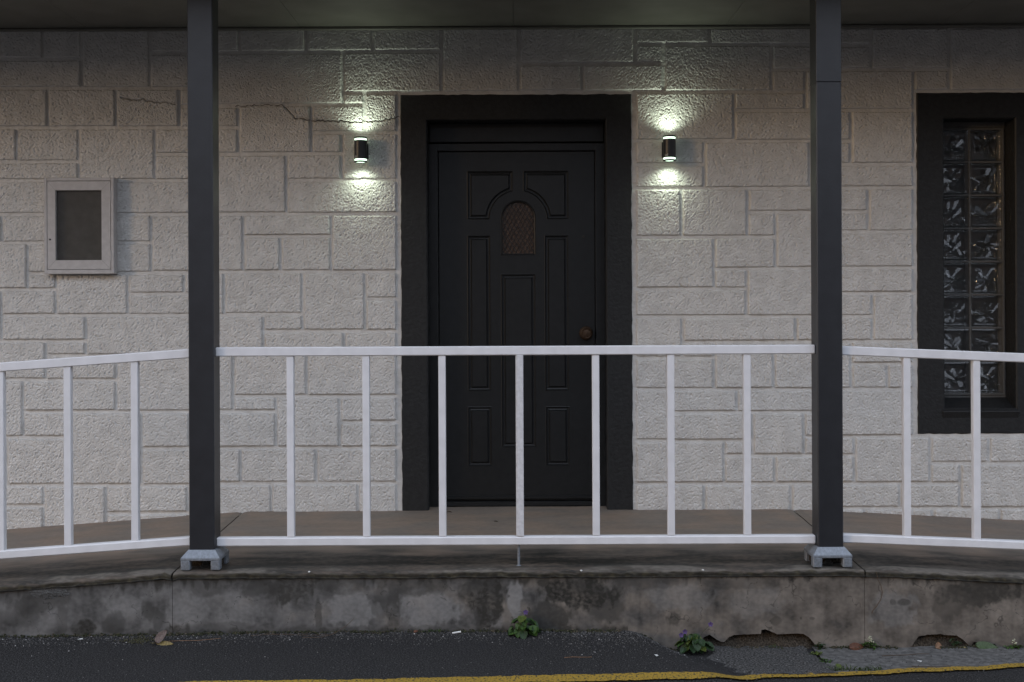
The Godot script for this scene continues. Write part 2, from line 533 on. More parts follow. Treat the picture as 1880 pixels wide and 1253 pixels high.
# the stained concrete face: x from -3.6 to 3.6 m, y from 0 to -0.45 m
func kerb_image() -> ImageTexture:
	var w := 2048
	var h := 160
	var n := FastNoiseLite.new()
	n.seed = 21
	n.frequency = 0.016
	n.fractal_octaves = 4
	var f := FastNoiseLite.new()
	f.seed = 22
	f.frequency = 0.12
	f.fractal_octaves = 3
	var cr := FastNoiseLite.new()
	cr.seed = 24
	cr.frequency = 0.011
	cr.fractal_octaves = 4
	var dark := PackedFloat32Array()
	dark.resize(w * h)
	var pale := PackedFloat32Array()
	pale.resize(w * h)
	var list := []
	# seen on the face, in centimetres: along from the middle, down from the footpath, half sizes, strength
	for s in [[-104, 11, 11, 8, 0.85], [-118, 10, 8, 5, 0.55], [-91, 25, 2, 11, 0.55], [-81, 10, 15, 4, 0.6], [-57, 21, 3.5, 13, 0.65], [-62, 18, 6, 7, 0.45], [-47, 10, 17, 5, 0.65], [-14, 19, 8, 13, 0.95], [-19, 12, 10, 6, 0.75], [28, 14, 19, 9, 1.0], [15, 24, 15, 8, 0.75], [13, 31, 15, 5, 0.85], [40, 21, 10, 6, 0.55], [71.5, 25.5, 4, 4, 0.75], [-169, 21, 3.5, 5, 0.6], [-185, 26, 5, 6, 0.5], [-198, 26, 6, 5, 0.95], [-200, 30, 4, 3, 0.8], [-164, 25, 3, 6, 0.5], [-220, 13, 15, 6, 0.55], [-228, 19, 10, 5, 0.35], [-208, 21, 2.5, 8, 0.35], [204, 13, 18, 5, 0.75], [197, 18, 8, 8, 0.5], [218, 10, 20, 5, 0.85], [176, 18, 3, 1.6, 0.6], [171, 18, 1.5, 1.6, 0.6], [117, 27, 2.6, 2.2, 0.55], [125, 26, 0.9, 1, 0.7], [129, 26, 0.8, 1, 0.6], [134, 26, 1.6, 0.8, 0.5], [-143, 12, 8, 4, 0.5], [-121, 13, 5, 3, 0.5], [-136, 29, 14, 2.5, 0.35], [100, 10, 20, 3, 0.35], [60, 9, 20, 3, 0.4], [-76, 31, 10, 2.5, 0.5], [-40, 31, 8, 2.5, 0.45], [-100, 31, 14, 2.2, 0.4]]:
		list.append([(s[0] / 100.0 + 3.6) / 7.2 * w, s[1] / 45.0 * h, s[2] / 720.0 * w, s[3] / 45.0 * h, s[4]])
	stains(dark, w, h, list, n)
	list = []
	for s in [[-76, 21, 13, 9, 0.8], [-42, 21, 14, 9, 0.8], [-1, 18, 4, 9, 1.0], [-10, 27, 4, 5, 0.5], [-180, 17, 10, 5, 0.5], [-150, 20, 12, 8, 0.5], [-128, 22, 12, 8, 0.4], [75, 16, 16, 7, 0.4], [170, 21, 12, 9, 0.5], [108, 18, 14, 7, 0.3]]:
		list.append([(s[0] / 100.0 + 3.6) / 7.2 * w, s[1] / 45.0 * h, s[2] / 720.0 * w, s[3] / 45.0 * h, s[4]])
	stains(pale, w, h, list, n)
	var im := Image.create(w, h, false, Image.FORMAT_RGB8)
	for y in h:
		var depth := float(y) / h * 0.45
		for x in w:
			var a := n.get_noise_2d(x, y)
			var b := f.get_noise_2d(x, y)
			var streak := n.get_noise_2d(x * 4.0, y * 0.35 + 700.0)
			var xm := float(x) / w * 7.2 - 3.6
			var warm := clampf(0.5 + xm * 0.6 + a, 0.0, 1.0)
			var c := Vector3(0.112, 0.109, 0.106).lerp(Vector3(0.128, 0.112, 0.096), warm)
			c *= 1.0 + 0.75 * a + 0.22 * b + 0.25 * streak
			c = c.lerp(Vector3(0.215, 0.212, 0.208) * (1.0 + 0.2 * b), 0.75 * pale[y * w + x])
			# water-run algae that hangs from the lip in ragged tongues
			var reach := 0.088 + 0.05 * streak + 0.045 * a + (0.0 if xm < 0.5 else -0.02)
			var d := maxf(dark[y * w + x], 0.85 * smoothstep(0.020, -0.022, depth - reach))
			# ragged dirt line along the pavement
			d = maxf(d, 0.8 * smoothstep(-0.015, 0.012, depth - (0.300 if xm < 0.5 else 0.5) + 0.03 * a + 0.02 * streak))
			d *= clampf(0.85 + 0.5 * b + 0.5 * streak, 0.35, 1.0)
			c = c.lerp(Vector3(0.028, 0.0265, 0.023), clampf(d, 0.0, 1.0))
			# hair cracks
			var k := absf(cr.get_noise_2d(x * 1.2, y * 0.8))
			if k < 0.010 and a > 0.02:
				c *= 0.55
			im.set_pixel(x, y, Color(clampf(c.x, 0, 1), clampf(c.y, 0, 1), clampf(c.z, 0, 1)).linear_to_srgb())
	return ImageTexture.create_from_image(im)


# the footpath: x from -4 to 4 m across, 1.64 m from the wall (at -0.1) over the lip
func path_image() -> ImageTexture:
	var w := 1536
	var h := 384
	var n := FastNoiseLite.new()
	n.seed = 41
	n.frequency = 0.012
	n.fractal_octaves = 4
	var f := FastNoiseLite.new()
	f.seed = 42
	f.frequency = 0.11
	f.fractal_octaves = 3
	var im := Image.create(w, h, false, Image.FORMAT_RGB8)
	for y in h:
		var z := float(y) / h * 1.64 - 0.1
		for x in w:
			var a := n.get_noise_2d(x, y)
			var s := n.get_noise_2d(x * 0.7, y * 2.6 + 300.0)
			var b := f.get_noise_2d(x, y)
			var c := Vector3(0.27, 0.208, 0.162).lerp(Vector3(0.222, 0.186, 0.156), clampf(0.5 + 1.6 * a, 0.0, 1.0))
			c *= 1.0 + 0.14 * s + 0.12 * b
			# black algae where rain wets the outer part: streaked along the path, ragged edge
			var d := smoothstep(-0.12, 0.30, z - 0.88 + 0.10 * s + 0.08 * a)
			d *= clampf(0.86 + 0.35 * s + 0.25 * b, 0.5, 1.0)
			c = c.lerp(Vector3(0.021, 0.020, 0.0175) * (1.0 + 0.3 * b), clampf(d, 0.0, 1.0))
			# paler trowelled margin along the two joints
			var xm := float(x) / w * 8.0 - 4.0
			var margin := minf(absf(xm - JOINT_L), absf(xm - JOINT_R))
			if margin < 0.055:
				c = c.lerp(Vector3(0.20, 0.175, 0.145) * (1.0 + 0.2 * b), 0.55 * (1.0 - smoothstep(0.040, 0.055, margin + 0.01 * b)) * (1.0 - 0.75 * smoothstep(0.9, 1.1, z)))
			# trodden lip
			var lip := smoothstep(-0.01, 0.015, z - 1.352 + 0.05 * a + 0.02 * s) * clampf(0.42 + 1.9 * a + 0.7 * b, 0.05, 0.95)
			c = c.lerp(Vector3(0.135, 0.120, 0.102) * (1.0 + 0.35 * b), lip)
			# moss on the edge
			var moss := smoothstep(-0.006, 0.008, z - 1.424 + 0.012 * a + 0.010 * b)
			c = c.lerp(Vector3(0.024, 0.021, 0.014) * (1.0 + 0.9 * b) + Vector3(0.03, 0.024, 0.012) * maxf(0.0, b), moss)
			im.set_pixel(x, y, Color(clampf(c.x, 0, 1), clampf(c.y, 0, 1), clampf(c.z, 0, 1)).linear_to_srgb())
	return ImageTexture.create_from_image(im)


# ---------------------------------------------------------------- ground, footpath, kerb
func sheet(x0: float, x1: float, nx: int, z_of: Callable, nz: int, lift: float) -> ArrayMesh:
	var pts := PackedVector3Array()
	for j in nz + 1:
		for i in nx + 1:
			var x := lerpf(x0, x1, float(i) / nx)
			var r: Vector2 = z_of.call(x)
			var z := lerpf(r.x, r.y, float(j) / nz)
			pts.append(Vector3(x, road_y(x, z) + lift, z))
	return grid_mesh(pts, nx, nz, Vector3.UP)


func build_ground() -> void:
	var g := PlaneMesh.new()
	g.size = Vector2(700, 700)
	var o := top("ground", g, M["far ground"], "", "", "", "structure")
	o.position = Vector3(0, -1.6, 0)
	# one asphalt sheet, fine near the kerb
	var xs := PackedFloat32Array()
	var x := -3.6
	xs.append_array([-60.0, -20.0, -8.0, -5.0])
	while x < 3.61:
		xs.append(x)
		x += 0.03
	xs.append_array([5.0, 8.0, 20.0, 60.0])
	var zs := PackedFloat32Array()
	var z := 1.28
	while z < 2.5:
		zs.append(z)
		z += 0.03
	zs.append_array([2.8, 3.3, 4.0, 5.0, 7.0, 10.0, 12.5])
	var pts := PackedVector3Array()
	for b in zs:
		for a in xs:
			pts.append(Vector3(a, road_y(a, b), b))
	top("road", grid_mesh(pts, xs.size() - 1, zs.size() - 1, Vector3.UP), M["asphalt"], "", "", "", "structure")
	# concrete gutter and the coarse patch beside it
	top("gutter", sheet(1.345, 5.0, 120, func(q: float) -> Vector2: return Vector2(1.29, line_z(q) - 0.004), 14, 0.006), M["gutter concrete"], "", "", "", "structure")
	var patch := PackedVector3Array()
	for j in 15:
		for i in 41:
			var v := j / 14.0
			var zz := lerpf(1.29, 1.80, v)
			var lo := 0.80 + 0.42 * (zz - 1.42) + 0.06 * wob.get_noise_2d(zz, 3.0) + 0.02 * rough_c.get_noise_2d(zz, 3.0)
			var hi := 1.305 + 0.05 * smoothstep(1.42, 1.75, zz) + 0.015 * wob.get_noise_2d(zz, 7.0)
			var xx := lerpf(lo, hi, i / 40.0)
			var zl := minf(zz, line_z(xx) - 0.006)
			patch.append(Vector3(xx, road_y(xx, zl) + 0.014 * smoothstep(0.0, 0.1, i / 40.0) - 0.004 + 0.004 * wob.get_noise_2d(xx, zl), zl))
	top("gutter_patch", grid_mesh(patch, 40, 14, Vector3.UP), M["coarse patch"], "", "", "", "structure")
	# yellow edge line, ragged at both edges
	var line := PackedVector3Array()
	for j in 3:
		for i in 521:
			var q := lerpf(-4.0, 4.0, i / 520.0)
			var half := 0.031 - 0.007 * smoothstep(0.9, 1.4, q)
			var zz := line_z(q) + (j - 1) * half + (0.004 * rough_a.get_noise_2d(q * 0.6, j * 3.0) + 0.003 * rough_b.get_noise_2d(q, j * 5.0)) * absf(j - 1)
			line.append(Vector3(q, road_y(q, zz) + 0.0085, zz))
	top("yellow_line", grid_mesh(line, 520, 2, Vector3.UP), M["yellow road paint"], "", "", "", "structure")
	# loose chippings swept against the foot of the kerb
	var st := new_st()
	var ico := []
	for k in 3:
		ico.append([])
	var dirs := [Vector3(1, 0, 0), Vector3(-1, 0, 0), Vector3(0, 1, 0), Vector3(0, -1, 0), Vector3(0, 0, 1), Vector3(0, 0, -1)]
	for i in 6:
		dirs[i] *= rng.randf_range(0.7, 1.2)
	for a in [0, 1]:
		for b in [2, 3]:
			for c in [4, 5]:
				tri(st, dirs[a], dirs[b], dirs[c], dirs[a] + dirs[b] + dirs[c])
	var mm := MultiMesh.new()
	mm.transform_format = MultiMesh.TRANSFORM_3D
	mm.use_colors = true
	mm.mesh = st.commit()
	var places := []
	for i in 12500:
		var px := rng.randf_range(-3.4, 0.72)
		var dz := absf(rng.randfn(0.0, 0.055))
		if i > 7600:
			px = rng.randf_range(-3.4, 3.2)
			dz = rng.randf_range(0.0, 0.9)
		if i > 6600 and i <= 7600:
			px = rng.randf_range(0.2, 0.75)
			dz = absf(rng.randfn(0.0, 0.12))
		var pz := EDGE_Z + dz
		var s := rng.randf_range(0.0016, 0.0050) * (1.0 if i <= 7600 else 0.75)
		var bs := Basis.from_euler(Vector3(rng.randf() * TAU, rng.randf() * TAU, 0)).scaled(Vector3(s, s * 0.7, s))
		places.append([Transform3D(bs, Vector3(px, road_y(px, pz) + s * 0.3 + (0.006 if px > 0.85 else 0.0), pz)), rng.randf()])
	mm.instance_count = places.size()
	for i in places.size():
		mm.set_instance_transform(i, places[i][0])
		var v: float = 0.04 + 0.11 * pow(places[i][1], 3.0)
		if places[i][1] > 0.985:
			v = 0.36
		mm.set_instance_color(i, Color(v, v * 0.97, v * 0.95))
	var mi := MultiMeshInstance3D.new()
	mi.name = "gravel"
	mi.multimesh = mm
	mi.material_override = M["stones"]
	add_child(mi)
	# moss and grit in the joint between kerb and ground
	var moss := MultiMesh.new()
	moss.transform_format = MultiMesh.TRANSFORM_3D
	moss.use_colors = true
	moss.mesh = mm.mesh
	moss.instance_count = 2600
	for i in 2600:
		var mx := rng.randf_range(-3.4, 3.2)
		if wob.get_noise_2d(mx * 0.25, 50.0) < -0.25:
			mx = rng.randf_range(-3.4, 0.4)
		var edge := EDGE_Z - 0.008 + absf(rng.randfn(0.0, 0.010))
		var big := rng.randf_range(0.0025, 0.0075)
		moss.set_instance_transform(i, Transform3D(Basis.from_euler(Vector3(rng.randf() * TAU, rng.randf() * TAU, 0)).scaled(Vector3(big, big * 0.8, big)), Vector3(mx, road_y(mx, edge) + absf(rng.randfn(0.0, 0.004)) + (0.005 if mx > 0.85 else 0.0), edge)))
		var tone := rng.randf_range(0.6, 1.5)
		moss.set_instance_color(i, Color(0.030 * tone, 0.032 * tone, 0.016 * tone) if rng.randf() < 0.7 else Color(0.06 * tone, 0.05 * tone, 0.035 * tone))
	var mo := MultiMeshInstance3D.new()
	mo.name = "moss"
	mo.multimesh = moss
	mo.material_override = M["stones"]
	add_child(mo)
	tag(mo, "dark moss and grit along the joint between kerb and road", "moss", "", "stuff")
	tag(mi, "loose dark chippings scattered along the foot of the kerb", "gravel", "", "stuff")


func build_footpath() -> void:
	var root := Node3D.new()
	root.name = numbered("footpath")
	add_child(root)
	tag(root, "", "", "", "structure")
	# across: flat to the lip, rounded over it and tucked under
	var prof := []
	var z := -0.16
	while z < EDGE_Z - 0.016:
		prof.append([z, 0.0])
		z += 0.04
	for k in 7:
		var a := PI / 2.0 * k / 6.0
		prof.append([EDGE_Z - 0.014 + 0.014 * sin(a), -0.014 + 0.014 * cos(a)])
	prof.append([EDGE_Z + 0.001, -0.022])
	prof.append([EDGE_Z - 0.002, -0.031])
	prof.append([EDGE_Z - 0.02, -0.036])
	for span in [[-6.0, JOINT_L - 0.0035], [JOINT_L + 0.0035, JOINT_R - 0.003], [JOINT_R + 0.003, 6.0]]:
		var nx := int((span[1] - span[0]) / 0.03)
		var pts := PackedVector3Array()
		var uvs := PackedVector2Array()
		for j in prof.size():
			for i in nx + 1:
				var x := lerpf(span[0], span[1], float(i) / nx)
				var edge := smoothstep(EDGE_Z - 0.05, EDGE_Z, prof[j][0])
				var end_drop: float = 0.006 * maxf(1.0 - absf(x - span[0]) / 0.012, maxf(1.0 - absf(x - span[1]) / 0.012, 0.0))
				var rag := edge * (0.006 * rough_c.get_noise_2d(x, 1.0) + 0.0035 * rough_a.get_noise_2d(x, prof[j][1] * 2.0))
				var p := Vector3(x, path_y(x, prof[j][0]) + prof[j][1] - end_drop + rag * 0.8 + 0.0012 * wob.get_noise_2d(x * 0.3, prof[j][0] * 0.3), prof[j][0] + rag)
				pts.append(p)
				var run: float = prof[j][0] - prof[j][1]
				uvs.append(Vector2((x + 4.0) / 8.0, (run + 0.1) / 1.64))
		part("paving_slab", grid_mesh(pts, nx, prof.size() - 1, Vector3(0, 1, 0.6), uvs), M["footpath concrete"], root)
	# joint filler below the two gaps
	for x in [JOINT_L, JOINT_R]:
		part("joint_filler", box_mesh(Vector3(x, path_y(x, 0.62) - 0.032, 0.62), Vector3(0.05, 0.02, 1.54), 0.002, Basis(Vector3.RIGHT, 0.026)), M["earth"], root)


func kerb_bottom(x: float) -> float:
	if x <= KERB[0]:
		return KERB[1]
	for i in range(0, KERB.size() - 2, 2):
		if x <= KERB[i + 2]:
			return lerpf(KERB[i + 1], KERB[i + 3], (x - KERB[i]) / (KERB[i + 2] - KERB[i]))
	return KERB[-1]


func build_kerb_wall() -> void:
	var root := thing("kerb_wall", Vector3.ZERO, "stained grey concrete retaining wall with broken foot, under the footpath edge", "wall")
	for span in [[-6.0, JOINT_L - 0.0009], [JOINT_L + 0.0009, JOINT_R - 0.0008], [JOINT_R + 0.0008, 6.0]]:
		var xs := []
		var x: float = span[0]
		while x < span[1]:
			xs.append(x)
			x += 0.025
		xs.append(span[1])
		for i in range(0, KERB.size(), 2):
			if KERB[i] > span[0] + 0.003 and KERB[i] < span[1] - 0.003:
				xs.append(KERB[i])
		xs.sort()
		var nv := 10
		var pts := PackedVector3Array()
		var uvs := PackedVector2Array()
		for j in nv + 4:
			for q in xs:
				var y0 := path_y(q, EDGE_Z) - 0.028
				var y1: float = kerb_bottom(q) - (0.07 if q < 0.53 else 0.0) + (0.004 * rough_a.get_noise_2d(q, 4.0) if q > 0.6 else 0.0)
				if q >= 0.53 and q < 0.836:
					y1 = minf(y1, road_y(q, EDGE_Z) - 0.02)
				var f := minf(float(j) / nv, 1.0)
				var y := lerpf(y0, y1, f)
				var zz := EDGE_Z - 0.010 + 0.0022 * rough_c.get_noise_2d(q * 0.6, y * 0.6) + 0.0012 * rough_a.get_noise_2d(q, y)
				if j > nv + 1:
					zz -= [0.02, 0.06][j - nv - 2]
					y += [0.003, 0.008][j - nv - 2] + 0.006 * rough_a.get_noise_2d(q, zz)
				pts.append(Vector3(q, y, zz))
				uvs.append(Vector2((q + 3.6) / 7.2, clampf(-(y - ramp(q)) / 0.45, 0.0, 1.0)))
		var n := xs.size()
		var sec := ArrayMesh.new()
		sec.add_surface_from_arrays(Mesh.PRIMITIVE_TRIANGLES, grid_arrays(pts.slice(0, n * (nv + 1)), n - 1, nv, Vector3(0, 0, 1), uvs.slice(0, n * (nv + 1))))
		sec.add_surface_from_arrays(Mesh.PRIMITIVE_TRIANGLES, grid_arrays(pts.slice(n * (nv + 1)), n - 1, 2, Vector3(0, -1, 0), uvs.slice(n * (nv + 1))))
		part("wall_section", sec, M["kerb concrete"], root)
	# rubble core seen through the broken places
	var core := PackedVector3Array()
	for j in 13:
		for i in 401:
			var q := lerpf(-6.0, 6.0, i / 400.0)
			var y := lerpf(-0.06 + ramp(q), -0.55, j / 12.0)
			core.append(Vector3(q, y, 1.368 + 0.03 * smoothstep(-0.33, -0.41, y) + 0.018 * rough_c.get_noise_2d(q, y) + 0.008 * rough_a.get_noise_2d(q, y)))
	part("rubble_core", grid_mesh(core, 400, 12, Vector3(0, 0, 1)), M["earth"], root)
	# cement blotch near the far end of the down ramp
	var st := new_st()
	var ring := []
	var c := Vector3(-2.135, -0.128, EDGE_Z - 0.003)
	for k in 28:
		var a := TAU * k / 28.0
		ring.append(c + Vector3(cos(a) * 0.088 * (1.0 + 0.25 * wob.get_noise_2d(cos(a) * 0.2, sin(a) * 0.2)), sin(a) * 0.027 * (1.0 + 0.5 * wob.get_noise_2d(cos(a) * 0.3 + 5.0, sin(a) * 0.3)), -0.006))
	for k in 28:
		tri(st, c + Vector3(0, 0, 0.001), ring[k], ring[(k + 1) % 28], Vector3(0, 0, 1))
	part("cement_patch", st.commit(), M["cement patch"], root)


# the low terrace over the road: it hides the low sky from the wall
func build_street_side() -> void:
	var root := Node3D.new()
	root.name = numbered("opposite_terrace")
	add_child(root)
	tag(root, "", "", "", "structure")
	part("wall", box_mesh(Vector3(20.0, 1.45, 17.0), Vector3(62.0, 6.3, 8.0), 0.02), M["terrace brick"], root)
	var st := new_st()
	for s in [-1.0, 1.0]:
		quad(st, Vector3(-11.4, 4.5, 17.0 + s * 4.4), Vector3(51.4, 4.5, 17.0 + s * 4.4), Vector3(51.4, 6.7, 17.0), Vector3(-11.4, 6.7, 17.0), Vector3(0, 1, s * 0.4))
	for x in [-11.0, 51.0]:
		tri(st, Vector3(x, 4.5, 12.9), Vector3(x, 4.5, 21.1), Vector3(x, 6.6, 17.0), Vector3(x - 20.0, 0, 0))
	part("roof", st.commit(), M["roof sheet"], root)
	for k in 12:
		var x := -8.5 + k * 5.0
		if k % 3 == 1:
			part("door", box_mesh(Vector3(x, -0.45, 12.98), Vector3(1.0, 2.2, 0.10), 0.01), M["charcoal door paint"], root)
		else:
			part("window", box_mesh(Vector3(x, 0.75, 12.98), Vector3(1.6, 1.4, 0.10), 0.01), M["terrace glass"], root)


# ---------------------------------------------------------------- building
func setup_cracks() -> void:
	for c in CRACKS:
		var line := PackedVector2Array()
		for i in range(0, c.size() - 2, 2):
			var a := Vector2(c[i], c[i + 1])
			var b := Vector2(c[i + 2], c[i + 3])
			var n := int(ceil(a.distance_to(b) / 0.012))
			for k in n:
				var p := a.lerp(b, float(k) / n)
				line.append(p + Vector2(0.002 * rough_b.get_noise_2d(p.x, 1.0), 0.0075 * rough_a.get_noise_2d(p.x * 0.8, 7.0) + 0.003 * rough_b.get_noise_2d(p.x, 3.0)))
		line.append(Vector2(c[-2], c[-1]))
		crack_lines.append(line)


func crack_depth(x: float, y: float) -> float:
	var best := 9.0
	var q := Vector2(x, y)
	for line in crack_lines:
		for i in line.size() - 1:
			if absf(line[i].x - x) > 0.035 or absf(line[i].y - y) > 0.035:
				continue
			best = minf(best, Geometry2D.get_closest_point_to_segment(q, line[i], line[i + 1]).distance_to(q))
	return best


func face_height(x: float, y: float) -> float:
	# trowelled, worm-like stipple
	var a := rough_a.get_noise_2d(x, y * 0.95)
	var b := rough_b.get_noise_2d(x, y)
	return 0.0031 * (1.0 - absf(a) * 2.2) + 0.0018 * a + 0.0015 * b + 0.0012 * rough_c.get_noise_2d(x * 0.5, y * 0.5)


func block_mesh(x0: float, y0: float, x1: float, y1: float, step: float, cracked: bool) -> ArrayMesh:
	var nu := maxi(2, int(ceil((x1 - x0) / step)))
	var nv := maxi(2, int(ceil((y1 - y0) / step)))
	# extra lines close to the rim give the arris
	var us := [0.0, 0.0, 0.0022, 0.0055]
	for i in range(1, nu):
		var u := (x1 - x0) * i / nu
		if u > 0.008 and u < x1 - x0 - 0.008:
			us.append(u)
	us.append_array([x1 - x0 - 0.0055, x1 - x0 - 0.0022, x1 - x0, x1 - x0])
	var vs := [0.0, 0.0, 0.0022, 0.0055]
	for i in range(1, nv):
		var v := (y1 - y0) * i / nv
		if v > 0.008 and v < y1 - y0 - 0.008:
			vs.append(v)
	vs.append_array([y1 - y0 - 0.0055, y1 - y0 - 0.0022, y1 - y0, y1 - y0])
	var lift := 0.0112 + rng.randf_range(-0.0015, 0.002)
	var tilt := Vector2(rng.randf_range(-1, 1), rng.randf_range(-1, 1)) * 0.004
	var pts := PackedVector3Array()
	pts.resize(us.size() * vs.size())
	var w: float = x1 - x0
	var h: float = y1 - y0
	var k := 0
	for j in vs.size():
		for i in us.size():
			var x: float = x0 + us[i]
			var y: float = y0 + vs[j]
			var rim := minf(minf(us[i], w - us[i]), minf(vs[j], h - vs[j]))
			var skirt: bool = i == 0 or j == 0 or i == us.size() - 1 or j == vs.size() - 1
			if skirt:
				pts[k] = Vector3(x, y, -0.004)
			else:
				var round_off := sqrt(clampf(1.0 - pow(1.0 - minf(rim / 0.0060, 1.0), 2.0), 0.0, 1.0))
				var z: float = (lift + tilt.x * (us[i] / w - 0.5) + tilt.y * (vs[j] / h - 0.5)) * (0.18 + 0.82 * round_off) + face_height(x, y) * (0.35 + 0.65 * round_off)
				if cracked:
					var d := crack_depth(x, y)
					if d < 0.02:
						z -= 0.014 * exp(-pow(d / 0.0034, 2.0)) - 0.0012 * exp(-pow((d - 0.007) / 0.004, 2.0))
				# the rim wanders a little
				var e := clampf(1.0 - rim / 0.012, 0.0, 1.0)
				pts[k] = Vector3(x + e * 0.0022 * rough_c.get_noise_2d(x * 2.0, y * 2.0), y + e * 0.0022 * rough_c.get_noise_2d(x * 2.0 + 9.0, y * 2.0), z)
			k += 1
	return grid_mesh(pts, us.size() - 1, vs.size() - 1, Vector3(0, 0, 1))


func build_building() -> void:
	var b := thing("building", Vector3.ZERO, "white rough block building front with charcoal door, glass block window and veranda ceiling", "building")
	setup_cracks()
	# mortar wall with the two openings
	var st := new_st()
	for q in [[-7.0, -0.642, -0.7, 2.80], [0.646, 2.32, -0.7, 2.80], [3.0, 7.0, -0.7, 2.80], [-0.642, 0.646, 2.362, 2.80], [2.32, 3.0, -0.7, 0.445], [2.32, 3.0, 2.362, 2.80]]:
		bevel_box(st, Vector3((q[0] + q[1]) / 2.0, (q[2] + q[3]) / 2.0, -0.16), Vector3(q[1] - q[0], q[3] - q[2], 0.32), 0.0002)
	var wall := part("wall", st.commit(), M["white joint paint"], b)
	for i in range(0, BLOCKS.size(), 4):
		var x0 := BLOCKS[i] / 1000.0
		var y0 := BLOCKS[i + 1] / 1000.0
		var x1 := BLOCKS[i + 2] / 1000.0
		var y1 := BLOCKS[i + 3] / 1000.0
		var cracked := false
		for c in CRACKS:
			for j in range(0, c.size(), 2):
				cracked = cracked or (c[j] > x0 - 0.02 and c[j] < x1 + 0.02 and c[j + 1] > y0 - 0.02 and c[j + 1] < y1 + 0.02)
		var outside := x0 < -3.2 or x1 > 3.2
		part("stone_block", block_mesh(x0, y0, x1, y1, 0.003 if cracked else (0.02 if outside else 0.0043), cracked), M["white wall paint"], wall)
	for line in crack_lines:
		var path := []
		for p in line:
			path.append(Vector3(p.x, p.y, 0.0045))
		st = new_st()
		for k in path.size() - 1:
			var fat: float = (0.0017 if line == crack_lines[0] else 0.0010) * (1.0 + 0.8 * wob.get_noise_2d(path[k].x * 3.0, 1.0))
			tube(st, [path[k], path[k + 1]], fat, fat * 0.9, 5)
		part("crack_dirt", st.commit(), M["crack dirt"], wall)
	# closed, unlit room behind the window
	st = new_st()
	for q in [[Vector3(2.66, 1.2, -2.6), Vector3(2.9, 3.2, 0.1)], [Vector3(1.25, 1.2, -1.45), Vector3(0.1, 3.2, 2.26)], [Vector3(4.05, 1.2, -1.45), Vector3(0.1, 3.2, 2.26)], [Vector3(2.66, -0.1, -1.45), Vector3(2.7, 0.1, 2.26)], [Vector3(2.66, 2.75, -1.45), Vector3(2.7, 0.1, 2.26)]]:
		bevel_box(st, q[0], q[1], 0.001)
	part("room", st.commit(), M["room plaster"], b)
	part("door_backing", box_mesh(Vector3(0.0, 1.1, -0.34), Vector3(1.5, 2.8, 0.04), 0.001), M["room plaster"], b)
	build_door(b)
	build_window(b)
	# soffit sheets with open joints, cornice, beam and roof
	var xs := [-6.11, -4.89, -3.67, -2.45, -1.23, -0.01, 1.21, 2.43, 3.65, 4.87, 6.09]
	st = new_st()
	bevel_box(st, Vector3(0, 2.90, 0.72), Vector3(13.0, 0.16, 2.16), 0.004)
	bevel_box(st, Vector3(0, 2.745, 1.315), Vector3(13.0, 0.15, 0.10), 0.004)
	bevel_box(st, Vector3(0, 2.85, 1.83), Vector3(13.0, 0.24, 0.03), 0.004)
	var roof := part("roof", st.commit(), M["roof sheet"], b)
	for i in xs.size() - 1:
		part("soffit_panel", box_mesh(Vector3((xs[i] + xs[i + 1]) / 2.0, 2.780, 0.63), Vector3(1.2185, 0.010, 1.25), 0.0012), M["soffit paint"], roof)
	part("cornice", box_mesh(Vector3(0, 2.7645, 0.016), Vector3(12.0, 0.019, 0.024), 0.005), M["soffit paint"], roof)


